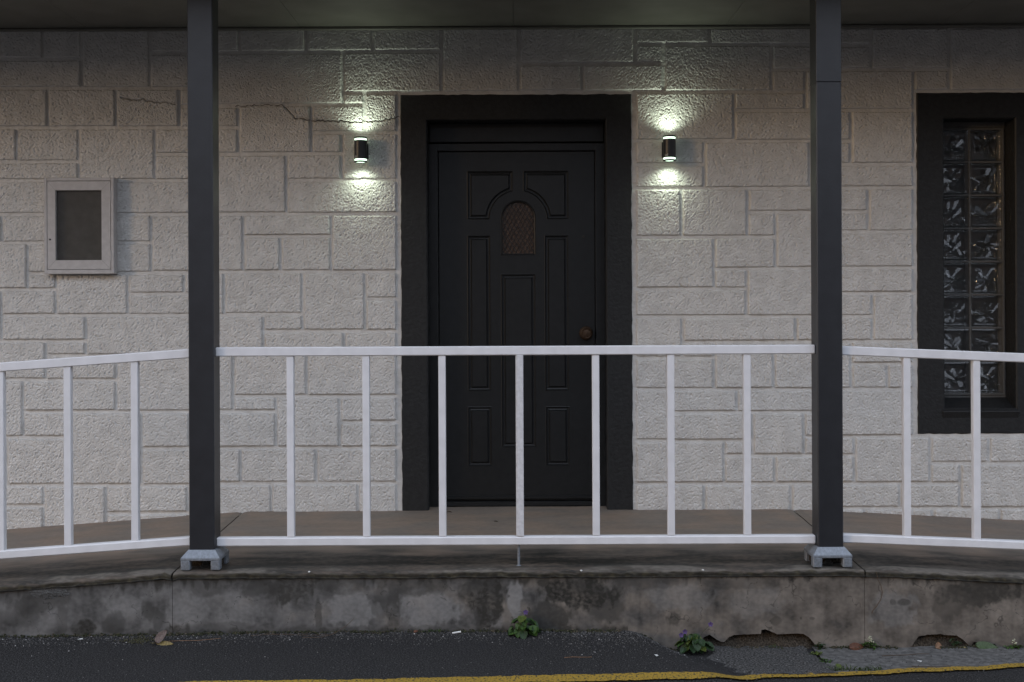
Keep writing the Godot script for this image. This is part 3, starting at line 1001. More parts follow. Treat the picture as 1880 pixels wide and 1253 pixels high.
func build_door(b: Node3D) -> void:
	# rendered surround with slightly wandering outer edges
	var st := new_st()
	surround(st, [Vector2(-0.660, -0.06), Vector2(-0.660, 2.385), Vector2(0.664, 2.385), Vector2(0.664, -0.06)], [Vector2(-0.508, -0.06), Vector2(-0.508, 2.240), Vector2(0.517, 2.240), Vector2(0.517, -0.06)], false)
	part("door_surround", st.commit(), M["charcoal render"], b)
	# timber frame
	st = new_st()
	bevel_box(st, Vector3(-0.482, 1.06, -0.16), Vector3(0.056, 2.12, 0.11), 0.003)
	bevel_box(st, Vector3(0.491, 1.06, -0.16), Vector3(0.056, 2.12, 0.11), 0.003)
	bevel_box(st, Vector3(0.0045, 2.099, -0.162), Vector3(1.02, 0.044, 0.11), 0.003)
	bevel_box(st, Vector3(0.0045, 2.184, -0.166), Vector3(1.02, 0.112, 0.10), 0.004)
	part("door_frame", st.commit(), M["charcoal door paint"], b)
	# leaf: a face with openings cut for the panels
	var zf := -0.13
	var half := [0.0, 0.013]
	var arc := func(r: float, from: float, to: float, steps: int) -> PackedVector2Array:
		var out := PackedVector2Array()
		for k in steps + 1:
			var a := lerpf(from, to, float(k) / steps)
			out.append(Vector2(0.013 + r * cos(a), 1.678 + r * sin(a)))
		return out
	var shapes := []
	var r := 0.166
	var top_left := PackedVector2Array([Vector2(-0.286, 1.678), Vector2(-0.286, 1.963), Vector2(-0.016, 1.963)])
	top_left.append_array(arc.call(r, PI / 2.0 + 0.175, PI, 14))
	shapes.append(top_left)
	var top_right := PackedVector2Array([Vector2(0.311, 1.678), Vector2(0.311, 1.963), Vector2(0.042, 1.963)])
	top_right.append_array(arc.call(r, PI / 2.0 - 0.175, 0.0, 14))
	shapes.append(top_right)
	for q in [[-0.286, 0.674, -0.148, 1.586], [0.165, 0.674, 0.309, 1.586], [-0.090, 0.344, 0.115, 1.360], [-0.288, 0.234, -0.145, 0.584], [0.168, 0.234, 0.312, 0.584]]:
		shapes.append(PackedVector2Array([Vector2(q[0], q[1]), Vector2(q[0], q[3]), Vector2(q[2], q[3]), Vector2(q[2], q[1])]))
	var pane := PackedVector2Array([Vector2(-0.090, 1.468)])
	for k in 17:
		var a := PI - PI * k / 16.0
		pane.append(Vector2(0.013 + 0.103 * cos(a), 1.688 + 0.103 * sin(a)))
	pane.append(Vector2(0.116, 1.468))
	shapes.append(pane)
	var cuts := [-0.450, -0.2165, 0.0125, 0.238, 0.459]
	st = new_st()
	for i in 4:
		var pieces := [PackedVector2Array([Vector2(cuts[i], 0.036), Vector2(cuts[i], 2.074), Vector2(cuts[i + 1], 2.074), Vector2(cuts[i + 1], 0.036)])]
		for s in shapes:
			var next := []
			for p in pieces:
				next.append_array(Geometry2D.clip_polygons(p, s))
			pieces = next
		for p in pieces:
			var ids := Geometry2D.triangulate_polygon(p)
			for k in range(0, ids.size(), 3):
				tri(st, Vector3(p[ids[k]].x, p[ids[k]].y, zf), Vector3(p[ids[k + 1]].x, p[ids[k + 1]].y, zf), Vector3(p[ids[k + 2]].x, p[ids[k + 2]].y, zf), Vector3(0, 0, 1))
	bevel_box(st, Vector3(0.0045, 1.055, -0.185), Vector3(0.909, 2.038, 0.06), 0.002)
	var door := part("door", st.commit(), M["charcoal door paint"], b)
	for i in shapes.size() - 1:
		st = new_st()
		raised_panel(st, shapes[i], zf)
		part("door_panel", st.commit(), M["charcoal door paint"], door)
	# arched light: beaded reveal, brown glass, expanded metal grille
	st = new_st()
	var rings := inset_rings(pane, [[0.0, zf], [0.004, zf + 0.004], [0.009, zf + 0.002], [0.011, zf - 0.016]])
	loft(st, rings)
	part("light_bead", st.commit(), M["charcoal door paint"], door)
	st = new_st()
	var inner: PackedVector2Array = inset(pane, 0.006)
	var t := Geometry2D.triangulate_polygon(inner)
	for k in range(0, t.size(), 3):
		tri(st, Vector3(inner[t[k]].x, inner[t[k]].y, zf - 0.018), Vector3(inner[t[k + 1]].x, inner[t[k + 1]].y, zf - 0.018), Vector3(inner[t[k + 2]].x, inner[t[k + 2]].y, zf - 0.018), Vector3(0, 0, 1))
	part("arched_pane", st.commit(), M["brown door glass"], door)
	st = new_st()
	for s in [-1.0, 1.0]:
		for k in range(-24, 25):
			var c := Vector2(0.013 + k * 0.0255, 1.6)
			var d := Vector2(0.0255 * s, 0.0450).normalized() * 0.6
			for seg in Geometry2D.intersect_polyline_with_polygon(PackedVector2Array([c - d, c + d]), inner):
				var p0 := Vector3(seg[0].x, seg[0].y, zf - 0.012 + s * 0.001)
				var p1 := Vector3(seg[seg.size() - 1].x, seg[seg.size() - 1].y, zf - 0.012 + s * 0.001)
				tube(st, [p0, p1], 0.0026, 0.0026, 4)
	part("grille", st.commit(), M["grille metal"], door)
	st = new_st()
	var turn := Basis(Vector3.RIGHT, PI / 2.0)
	lathe(st, [[0.0, 0.0], [0.036, 0.0], [0.040, 0.004], [0.036, 0.009], [0.017, 0.012], [0.014, 0.030], [0.026, 0.038], [0.034, 0.050], [0.033, 0.058], [0.027, 0.064], [0.024, 0.063], [0.021, 0.067], [0.0, 0.070]], Vector3(0.407, 1.011, zf), 32, turn)
	part("door_knob", st.commit(), M["bronze"], door)
	st = new_st()
	lathe(st, [[0.0, 0.0], [0.0075, 0.0], [0.0085, 0.003], [0.004, 0.005], [0.0, 0.003]], Vector3(0.394, 1.575, zf), 16, turn)
	part("peephole", st.commit(), M["dark bolt steel"], door)
	st = new_st()
	bevel_box(st, Vector3(0.0045, 0.018, -0.15), Vector3(0.92, 0.028, 0.10), 0.004)
	bevel_box(st, Vector3(0.0045, 0.052, -0.124), Vector3(0.90, 0.018, 0.014), 0.003)
	part("threshold", st.commit(), M["charcoal door paint"], door)


# rendered band round an opening, one skin without seams; its outer edge wanders a little, its arrises are rounded
func surround(st: SurfaceTool, outer: Array, inner: Array, closed: bool) -> void:
	var sides := outer.size() if closed else outer.size() - 1
	for k in sides:
		var o0: Vector2 = outer[k]
		var o1: Vector2 = outer[(k + 1) % outer.size()]
		var i0: Vector2 = inner[k]
		var i1: Vector2 = inner[(k + 1) % inner.size()]
		var out_dir := Vector2(-(o1 - o0).normalized().y, (o1 - o0).normalized().x)
		var n := int(o0.distance_to(o1) / 0.03)
		var rows := []
		for s in n + 1:
			var t := float(s) / n
			var o := o0.lerp(o1, t)
			var i := i0.lerp(i1, t)
			var fade := minf(1.0, minf(t, 1.0 - t) * 12.0)
			var w := out_dir * fade * (0.003 * wob.get_noise_2d(o.x, o.y) + 0.0014 * rough_c.get_noise_2d(o.x, o.y))
			var q := out_dir * fade * 0.0016 * wob.get_noise_2d(i.x + 4.0, i.y)
			o += w
			i += q
			var in_o := o.lerp(i, 0.035)
			var in_i := i.lerp(o, 0.045)
			rows.append([Vector3(o.x, o.y, -0.02), Vector3(o.x, o.y, 0.003), Vector3(in_o.x, in_o.y, 0.0085), Vector3(in_i.x, in_i.y, 0.0085), Vector3(i.x, i.y, 0.002), Vector3(i.x, i.y, -0.18)])
		for s in n:
			for c in 5:
				var hint := Vector3(out_dir.x, out_dir.y, 0) if c == 0 else (Vector3(-out_dir.x, -out_dir.y, 0) if c == 4 else Vector3(0, 0, 1))
				quad(st, rows[s][c], rows[s + 1][c], rows[s + 1][c + 1], rows[s][c + 1], hint)


# moves every corner of an outline inwards along its mitre
func inset(p: PackedVector2Array, d: float) -> PackedVector2Array:
	var n := p.size()
	var area := 0.0
	for i in n:
		area += p[i].cross(p[(i + 1) % n])
	var s := -1.0 if area > 0.0 else 1.0
	var out := PackedVector2Array()
	for i in n:
		var e0 := (p[i] - p[(i + n - 1) % n]).normalized()
		var e1 := (p[(i + 1) % n] - p[i]).normalized()
		var n0 := Vector2(e0.y, -e0.x) * s
		var n1 := Vector2(e1.y, -e1.x) * s
		var m := (n0 + n1).normalized()
		out.append(p[i] + m * d / maxf(0.35, m.dot(n0)))
	return out


func inset_rings(p: PackedVector2Array, profile: Array) -> Array:
	var rings := []
	for q in profile:
		var r := []
		for v in inset(p, q[0]):
			r.append(Vector3(v.x, v.y, q[1]))
		rings.append(r)
	return rings


func loft(st: SurfaceTool, rings: Array) -> void:
	for i in rings.size() - 1:
		var n: int = rings[i].size()
		for k in n:
			var q := (k + 1) % n
			quad(st, rings[i][k], rings[i][q], rings[i + 1][q], rings[i + 1][k], Vector3(0, 0, 1))


func raised_panel(st: SurfaceTool, p: PackedVector2Array, z: float) -> void:
	loft(st, inset_rings(p, [[0.0, z], [0.003, z + 0.001], [0.007, z - 0.003], [0.0095, z - 0.010], [0.016, z - 0.0115], [0.021, z - 0.010], [0.0275, z - 0.001]]))
	var f := inset(p, 0.0275)
	var ids := Geometry2D.triangulate_polygon(f)
	for k in range(0, ids.size(), 3):
		tri(st, Vector3(f[ids[k]].x, f[ids[k]].y, z - 0.001), Vector3(f[ids[k + 1]].x, f[ids[k + 1]].y, z - 0.001), Vector3(f[ids[k + 2]].x, f[ids[k + 2]].y, z - 0.001), Vector3(0, 0, 1))


# pressed pattern of a glass block: fans of flat sticks radiating from a point below the middle
func stick_height(u: float, v: float, sticks: Array, n: FastNoiseLite, seed_z: float) -> float:
	var z := 0.0010 * n.get_noise_3d(u * 18.0, v * 18.0, seed_z)
	for s in sticks:
		var p := Vector2(u, v) - Vector2(s[0], s[1])
		var d := Vector2(cos(s[2]), sin(s[2]))
		var along := p.dot(d)
		var across := p.cross(d)
		if along > 0.0 and along < s[3]:
			var wide: float = s[4] * (0.35 + 0.65 * along / s[3])
			var t := absf(across) / wide
			if t < 1.0:
				z = (s[5] * (p.x - d.x * s[3] * 0.5) - s[6] * (p.y - d.y * s[3] * 0.5)) * 0.1825
	return z


func glass_block_mesh(variant: int) -> ArrayMesh:
	var r := RandomNumberGenerator.new()
	r.seed = 400 + variant
	var n := FastNoiseLite.new()
	n.seed = 90 + variant
	n.frequency = 0.22
	n.fractal_octaves = 2
	var m := ArrayMesh.new()
	for layer in 2:
		var sticks := []
		for k in 13:
			sticks.append([0.5 + r.randf_range(-0.12, 0.12), 0.42 + r.randf_range(-0.12, 0.12), TAU * k * 0.31 + r.randf_range(-0.25, 0.25), r.randf_range(0.3, 0.62), r.randf_range(0.04, 0.11), r.randf_range(-0.35, 0.35), r.randf_range(0.05, 0.42) if r.randf() < 0.75 else r.randf_range(-0.4, 0.0)])
		var c := 60
		var pts := PackedVector3Array()
		for j in c + 1:
			for i in c + 1:
				var u := float(i) / c
				var v := float(j) / c
				var rim := minf(minf(u, 1.0 - u), minf(v, 1.0 - v))
				var z := 0.0
				if layer == 0:
					z = 0.003 * smoothstep(0.0, 0.05, rim) - 0.0022 * smoothstep(0.075, 0.10, rim) + smoothstep(0.09, 0.16, rim) * stick_height(u, v, sticks, n, 1.0) * 0.9
				else:
					z = -0.062 + 0.045 * (1.0 - smoothstep(0.02, 0.11, rim)) + smoothstep(0.08, 0.14, rim) * stick_height(u, v, sticks, n, 5.0)
				pts.append(Vector3((u - 0.5) * 0.1825, (v - 0.5) * 0.1825, z))
		m.add_surface_from_arrays(Mesh.PRIMITIVE_TRIANGLES, grid_arrays(pts, c, c, Vector3(0, 0, 1)))
		m.surface_set_material(layer, M["clear block glass"])
	return m


func build_window(b: Node3D) -> void:
	var st := new_st()
	surround(st, [Vector2(2.301, 0.427), Vector2(2.301, 2.384), Vector2(3.017, 2.384), Vector2(3.017, 0.427)], [Vector2(2.456, 0.573), Vector2(2.456, 2.236), Vector2(2.865, 2.236), Vector2(2.865, 0.573)], true)
	bevel_box(st, Vector3(2.66, 0.565, -0.075), Vector3(0.44, 0.06, 0.19), 0.004, Basis(Vector3.RIGHT, 0.38))
	part("window_surround", st.commit(), M["charcoal render"], b)
	st = new_st()
	# grout ribs between the blocks
	var x_mid := 2.6575
	for x in [x_mid - 0.1955, x_mid, x_mid + 0.1955]:
		bevel_box(st, Vector3(x, 1.4195, -0.172), Vector3(0.0125, 1.565, 0.078), 0.002)
	for k in 9:
		bevel_box(st, Vector3(x_mid, 0.643 + k * 0.1941, -0.1725), Vector3(0.402, 0.0115, 0.078), 0.002)
	# packing between the outer ribs and the rendered reveal
	bevel_box(st, Vector3(2.455, 1.42, -0.176), Vector3(0.012, 1.70, 0.07), 0.001)
	bevel_box(st, Vector3(2.866, 1.42, -0.176), Vector3(0.012, 1.70, 0.07), 0.001)
	bevel_box(st, Vector3(2.66, 2.222, -0.177), Vector3(0.42, 0.036, 0.07), 0.001)
	bevel_box(st, Vector3(2.66, 0.610, -0.177), Vector3(0.42, 0.056, 0.07), 0.001)
	var win := part("window", st.commit(), M["window grout"], b)
	var kinds := []
	for k in 5:
		kinds.append(glass_block_mesh(k))
	var pick := [0, 1, 2, 3, 4, 4, 1, 1, 2, 3, 2, 4, 1, 3, 0, 2]
	for k in 16:
		var o := part("glass_block", kinds[pick[k]], null, win)
		o.position = Vector3(x_mid + (-0.0978 if k % 2 == 0 else 0.0978), 0.643 + 0.09705 + int(k / 2.0) * 0.1941, -0.136)


# ---------------------------------------------------------------- posts and railings
func build_posts() -> void:
	var names := ["charcoal square veranda post beside the pale notice cabinet, on a galvanised foot", "charcoal square veranda post between the door and the glass block window"]
	for i in 2:
		var x: float = [-1.450, 1.4405][i]
		var y := path_y(x, 1.30)
		var root := thing("veranda_post", Vector3(x, y, 1.312), names[i], "post", "charcoal veranda posts")
		var foot := 0.088
		var split := 2.194 - y
		var head := 2.670 - y
		if i == 0:
			part("shaft", box_mesh(Vector3(0, (foot + head) / 2.0, 0), Vector3(0.116, head - foot, 0.116), 0.004), M["charcoal post paint"], root)
		else:
			part("shaft", box_mesh(Vector3(0, (foot + split) / 2.0, 0), Vector3(0.116, split - foot + 0.002, 0.116), 0.004), M["charcoal post paint"], root)
			part("shaft_sleeve", box_mesh(Vector3(0, (split + head) / 2.0, 0), Vector3(0.1164, head - split, 0.1164), 0.002), M["charcoal post paint"], root)
		# cast foot: four corner legs, a lintel round them, a hipped shoulder
		var st := new_st()
		var w := 0.090
		for sx in [-1.0, 1.0]:
			for sz in [-1.0, 1.0]:
				bevel_box(st, Vector3(sx * (w - 0.0215), 0.024, sz * (w - 0.0215)), Vector3(0.043, 0.048, 0.043), 0.005)
		for s in [-1.0, 1.0]:
			bevel_box(st, Vector3(0, 0.0505, s * (w - 0.006)), Vector3(2.0 * w, 0.012, 0.012), 0.002)
			bevel_box(st, Vector3(s * (w - 0.006), 0.0505, 0), Vector3(0.012, 0.012, 2.0 * w - 0.024), 0.002)
		var lo := []
		var mid := []
		var hi := []
		for q in [[-1, -1], [1, -1], [1, 1], [-1, 1]]:
			lo.append(Vector3(q[0] * w, 0.052, q[1] * w))
			mid.append(Vector3(q[0] * (w - 0.001), 0.058, q[1] * (w - 0.001)))
			hi.append(Vector3(q[0] * 0.062, 0.090, q[1] * 0.062))
		for k in 4:
			var n := (k + 1) % 4
			quad(st, lo[k], lo[n], mid[n], mid[k], lo[k] + lo[n])
			quad(st, mid[k], mid[n], hi[n], hi[k], mid[k] + mid[n] + Vector3(0, 0.05, 0))
		quad(st, hi[0], hi[1], hi[2], hi[3], Vector3.UP)
		quad(st, lo[0], lo[1], lo[2], lo[3], Vector3.DOWN)
		part("cast_foot", st.commit(), M["galvanised steel"], root)
		st = new_st()
		lathe(st, [[0.0, 0.034], [0.008, 0.034], [0.008, 0.020], [0.016, 0.020], [0.016, 0.008], [0.024, 0.008], [0.024, 0.0]], Vector3.ZERO, 6)
		part("anchor_bolt", st.commit(), M["dark bolt steel"], root)
		part("packing", box_mesh(Vector3(0, 0.022, -0.03), Vector3(0.15, 0.044, 0.05), 0.008), M["earth"], root)


func build_railings() -> void:
	var zc := 1.314
	# centre panel
	var root := thing("railing", Vector3(0, 0, zc), "level white metal railing panel between the two posts in front of the door", "railing", "white railing panels")
	part("top_rail", box_mesh(Vector3(-0.006, 0.963, 0), Vector3(2.774, 0.042, 0.044), 0.004), M["white gloss paint"], root)
	part("bottom_rail", box_mesh(Vector3(-0.006, 0.083, 0), Vector3(2.774, 0.040, 0.044), 0.005), M["white gloss paint"], root)
	for x in [-1.0496, -0.6985, -0.346, 0.366, 0.7136, 1.067]:
		part("baluster", box_mesh(Vector3(x, 0.523, 0), Vector3(0.033, 0.838, 0.033), 0.002), M["white gloss paint"], root)
	var mid := part("baluster", box_mesh(Vector3(0.010, 0.523, 0), Vector3(0.030, 0.838, 0.033), 0.002), M["peeling white paint"], root)
	mid.set_meta("label", "wider baluster with peeling white paint")
	part("cover_strip", box_mesh(Vector3(0.0155, 0.523, 0.0195), Vector3(0.030, 0.838, 0.006), 0.0015), M["peeling white paint"], mid)
	var st := new_st()
	lathe(st, [[0.006, -0.038], [0.006, 0.064]], Vector3(0.006, 0, 0), 12)
	lathe(st, [[0.0, -0.032], [0.012, -0.034], [0.012, -0.040]], Vector3(0.006, 0, 0), 12)
	part("support_rod", st.commit(), M["galvanised steel"], root)
	# panels that follow the ramps down
	for s in [-1, 1]:
		var x0 := -1.508 if s < 0 else 1.499
		var slope := 0.068 if s < 0 else 0.045
		var length := 2.6
		var bs := Basis(Vector3(0, 0, 1), slope if s < 0 else -slope)
		root = thing("railing", Vector3(x0, 0, zc), "white metal railing panel sloping down past the notice cabinet" if s < 0 else "white metal railing panel sloping down in front of the glass block window", "railing", "white railing panels")
		var mid_x: float = s * length / 2.0
		var drop := -slope * length / 2.0
		part("top_rail", box_mesh(Vector3(mid_x, 0.957 + drop, 0), Vector3(length, 0.042, 0.044), 0.004, bs), M["white gloss paint"], root)
		part("bottom_rail", box_mesh(Vector3(mid_x, 0.088 + drop, 0), Vector3(length, 0.040, 0.044), 0.005, bs), M["white gloss paint"], root)
		var first := -1.771 if s < 0 else 1.807
		var gap := 0.311 if s < 0 else 0.323
		for k in 7:
			var x: float = first + s * gap * k - x0
			part("baluster", box_mesh(Vector3(x, 0.5225 - slope * absf(x), 0), Vector3(0.033, 0.834, 0.033), 0.002), M["white gloss paint"], root)


# ---------------------------------------------------------------- things on the wall
func build_cabinet() -> void:
	var root := thing("notice_cabinet", Vector3(-2.4835, 1.638, 0.0), "shallow pale grey notice cabinet with empty glazed door on the block wall", "cabinet")
	var w := 0.397
	var h := 0.546
	var d := 0.072
	var st := new_st()
	bevel_box(st, Vector3(-w / 2.0 + 0.0085, 0, d / 2.0), Vector3(0.017, h, d), 0.002)
	bevel_box(st, Vector3(w / 2.0 - 0.0085, 0, d / 2.0), Vector3(0.017, h, d), 0.002)
	bevel_box(st, Vector3(0, h / 2.0 - 0.0085, d / 2.0), Vector3(w - 0.034, 0.017, d - 0.0006), 0.002)
	bevel_box(st, Vector3(0, -h / 2.0 + 0.012, d / 2.0), Vector3(w - 0.034, 0.024, d - 0.0006), 0.002)
	part("case", st.commit(), M["cabinet paint"], root)
	part("backing", box_mesh(Vector3(0, 0, 0.036), Vector3(w - 0.03, h - 0.03, 0.006), 0.001), M["cabinet backing"], root)
	# door frame, mitred
	var x0 := -w / 2.0 + 0.0195
	var x1 := w / 2.0 - 0.0200
	var y0 := -h / 2.0 + 0.0265
	var y1 := h / 2.0 - 0.0195
	var a0 := -0.1345
	var a1 := 0.1285
	var b0 := -0.195
	var b1 := 0.203
	st = new_st()
	var outer := [Vector3(x0, y0, 0), Vector3(x1, y0, 0), Vector3(x1, y1, 0), Vector3(x0, y1, 0)]
	var hole := [Vector3(a0, b0, 0), Vector3(a1, b0, 0), Vector3(a1, b1, 0), Vector3(a0, b1, 0)]
	var zf := Vector3(0, 0, d - 0.001)
	var zb := Vector3(0, 0, 0.044)
	for k in 4:
		var n := (k + 1) % 4
		var g: Vector3 = (outer[n] - outer[k]).normalized() * 0.0006
		quad(st, outer[k] + zf + g, outer[n] + zf - g, hole[n] + zf - g, hole[k] + zf + g, Vector3(0, 0, 1))
		quad(st, outer[k] + zf, outer[n] + zf, outer[n] + zb, outer[k] + zb, outer[k] + outer[n])
		quad(st, hole[k] + zf, hole[n] + zf, hole[n] + zb, hole[k] + zb, -(hole[k] + hole[n]))
	var door := part("cabinet_door", st.commit(), M["cabinet paint"], root)
	part("glazing", box_mesh(Vector3((a0 + a1) / 2.0, (b0 + b1) / 2.0, 0.052), Vector3(a1 - a0 + 0.004, b1 - b0 + 0.004, 0.003), 0.0005), M["cabinet glazing"], door)
	st = new_st()
	lathe(st, [[0.0, 0.0], [0.0055, 0.0], [0.0055, 0.002], [0.003, 0.002], [0.0015, 0.0008], [0.0, 0.0008]], Vector3(-0.164, -0.077, d - 0.001), 14, Basis(Vector3.RIGHT, PI / 2.0))
	part("lock", st.commit(), M["dark bolt steel"], door)
	for y in [0.17, -0.17]:
		st = new_st()
		lathe(st, [[0.0, -0.028], [0.004, -0.028], [0.004, 0.028], [0.0, 0.028]], Vector3(x1 + 0.0015, y, d - 0.0015), 10)
		part("hinge", st.commit(), M["cabinet paint"], door)


func build_wall_lights() -> void:
	var labels := ["lit black up-down wall light between the wall crack and the door", "lit black up-down wall light on the doorknob side of the door"]
	for i in 2:
		var root := thing("wall_light", Vector3([-0.880, 0.873][i], 2.0615, 0.0), labels[i], "wall light", "up-down wall lights flanking the door")
		var c := Vector3(0, 0, 0.078)
		var st := new_st()
		lathe(st, [[0.0, -0.053], [0.0345, -0.053], [0.036, -0.051], [0.036, 0.051], [0.0345, 0.053], [0.0, 0.053]], c, 32)
		part("body", st.commit(), M["black lamp metal"], root)
		st = new_st()
		bevel_box(st, Vector3(0, 0.0, 0.026), Vector3(0.050, 0.075, 0.052), 0.004)
		bevel_box(st, Vector3(0, 0.0, 0.010), Vector3(0.072, 0.090, 0.012), 0.003)
		part("wall_bracket", st.commit(), M["black lamp metal"], root)
		# scuff on the front of the body
		st = new_st()
		for k in 6:
			var a0 := PI / 2.0 + 0.35 + k * 0.1
			var hgt0 := -0.030 - 0.012 * absf(sin(k * 1.9)) * 0.6
			quad(st, c + Vector3(cos(a0) * 0.0363, -0.048, sin(a0) * 0.0363), c + Vector3(cos(a0 + 0.1) * 0.0363, -0.048, sin(a0 + 0.1) * 0.0363), c + Vector3(cos(a0 + 0.1) * 0.0363, hgt0 - 0.003, sin(a0 + 0.1) * 0.0363), c + Vector3(cos(a0) * 0.0363, hgt0, sin(a0) * 0.0363), Vector3(cos(a0), 0, sin(a0)))
		part("scuff", st.commit(), M["chipped primer"], root)
		for s in [-1.0, 1.0]:
			st = new_st()
			lathe(st, [[0.0335, 0.053 * s], [0.0335, 0.0635 * s]], c, 32)
			part("lens_ring", st.commit(), M["lamp diffuser"], root)
			st = new_st()
			lathe(st, [[0.0275, 0.062 * s], [0.036, 0.0635 * s], [0.0365, 0.066 * s], [0.036, 0.072 * s], [0.0285, 0.072 * s], [0.0275, 0.062 * s]], c, 32)
			part("end_cap", st.commit(), M["black lamp metal"], root)
			st = new_st()
			lathe(st, [[0.0, 0.0705 * s], [0.0275, 0.069 * s]], c, 32)
			part("diffuser", st.commit(), M["lamp diffuser"], root)
			var l := SpotLight3D.new()
			l.name = "lamp_glow"
			root.add_child(l, true)
			l.position = c + Vector3(0, 0.0745 * s, 0)
			l.rotation = Vector3(PI / 2.0 * s, 0, 0)
			l.light_color = Color(0.94, 1.0, 0.90)
			l.light_energy = 0.09
			l.light_size = 0.02
			l.spot_angle = 72.0
			l.spot_angle_attenuation = 0.9
			l.spot_attenuation = 2.0
			l.spot_range = 8.0
			l.shadow_enabled = true


# ---------------------------------------------------------------- plants and litter
func leaf_mesh(length: float, width: float, cup: float, heart := 0.0) -> ArrayMesh:
	# blade along +z from the origin, cupped and curved, with a folded midrib; thickness from a second face
	var pts := PackedVector3Array()
	var nu := 6
	var nv := 8
	for j in nv + 1:
		var t := float(j) / nv
		var half := width * 0.5 * pow(sin(PI * clampf(pow(t, 0.62 if heart > 0.0 else 0.8), 0.0, 1.0)), 0.7)
		for i in nu + 1:
			var s := float(i) / nu * 2.0 - 1.0
			var back := -heart * length * absf(s) * (1.0 - t) * 0.9
			pts.append(Vector3(s * half, cup * (absf(s) * 0.35 * width - t * t * length * 0.30) + 0.02 * width * sin(t * 9.0 + s * 3.0), t * length + back))
	var a := grid_arrays(pts, nu, nv, Vector3.UP)
	var low := PackedVector3Array()
	for p in pts:
		low.append(p - Vector3(0, 0.0004, 0))
	var m := ArrayMesh.new()
	m.add_surface_from_arrays(Mesh.PRIMITIVE_TRIANGLES, a)
	m.add_surface_from_arrays(Mesh.PRIMITIVE_TRIANGLES, grid_arrays(low, nu, nv, Vector3.DOWN))
	return m


func violet(at: Vector3, reach: float, high: float, count: int, flowers: Array, label: String, dark: float) -> void:
	var root := thing("violet_plant", at, label, "plant", "violets growing out of the kerb foot")
	var kinds := [leaf_mesh(0.040, 0.042, 0.6, 0.25), leaf_mesh(0.032, 0.036, 0.9, 0.25), leaf_mesh(0.046, 0.046, 0.4, 0.3)]
	var st := new_st()
	for k in count:
		var a := rng.randf() * TAU
		var r := reach * sqrt(rng.randf())
		var tip := Vector3(cos(a) * r, high * (0.25 + 0.75 * rng.randf()) * (1.0 - 0.55 * pow(r / reach, 2.0)), absf(sin(a)) * r * 0.75 + 0.004)
		tube(st, [Vector3(0, -0.005, 0.004), Vector3(tip.x * 0.35, tip.y * 0.6, tip.z * 0.35), tip], 0.0012, 0.0009, 4)
		var o := part("leaf", kinds[k % 3], M[["leaf green", "leaf deep green", "leaf yellow green"][0 if rng.randf() > dark else (1 if rng.randf() < 0.75 else 2)]], root)
		o.position = tip
		o.rotation = Vector3(rng.randf_range(0.15, 0.95), PI / 2.0 - a if sin(a) > 0 else PI / 2.0 + a + rng.randf_range(-0.5, 0.5), rng.randf_range(-0.4, 0.4))
		o.scale = Vector3.ONE * rng.randf_range(0.65, 1.0)
	part("stem", st.commit(), M["stem green"], root)
	for f in flowers:
		st = new_st()
		tube(st, [Vector3(0, 0, 0.006), f * Vector3(0.5, 0.7, 0.6), f], 0.0010, 0.0008, 4)
		part("flower_stalk", st.commit(), M["stem green"], root)
		st = new_st()
		for k in 5:
			var a := TAU * k / 5.0 + 0.3
			var d := Vector3(cos(a), sin(a), 0.25).normalized()
			var side := Vector3(-sin(a), cos(a), 0)
			quad(st, f, f + d * 0.008 + side * 0.0052, f + d * 0.0135, f + d * 0.008 - side * 0.0052, Vector3(0, 0, 1))
		part("flower", st.commit(), M["petal violet"], root)


func tuft(called: String, at: Vector3, spread: Vector2, high: float, count: int, m: Material, label: String, category := "weed") -> Node3D:
	var root := thing(called, at, label, category, "small weeds in the gutter")
	var st := new_st()
	for k in count:
		var p := Vector3(rng.randf_range(-1, 1) * spread.x, 0, rng.randf_range(-1, 1) * spread.y)
		p.y = road_y(at.x + p.x, at.z + p.z) + 0.006 - at.y - 0.002
		var lean := Vector3(rng.randfn(0, 0.5), 1.0, rng.randfn(0.15, 0.4)).normalized()
		var len := high * rng.randf_range(0.4, 1.0)
		var side := lean.cross(Vector3(rng.randf_range(-1, 1), 0, rng.randf_range(-1, 1))).normalized() * rng.randf_range(0.0009, 0.002)
		var mid := p + lean * len * 0.55
		var tip := p + lean * len + Vector3(lean.x, -0.35, lean.z) * len * 0.45
		quad(st, p - side, p + side, mid + side * 0.9, mid - side * 0.9, Vector3(0, 0.3, 1))
		tri(st, mid - side * 0.9, mid + side * 0.9, tip, Vector3(0, 0.3, 1))
	part("blades", st.commit(), m, root)
	return root


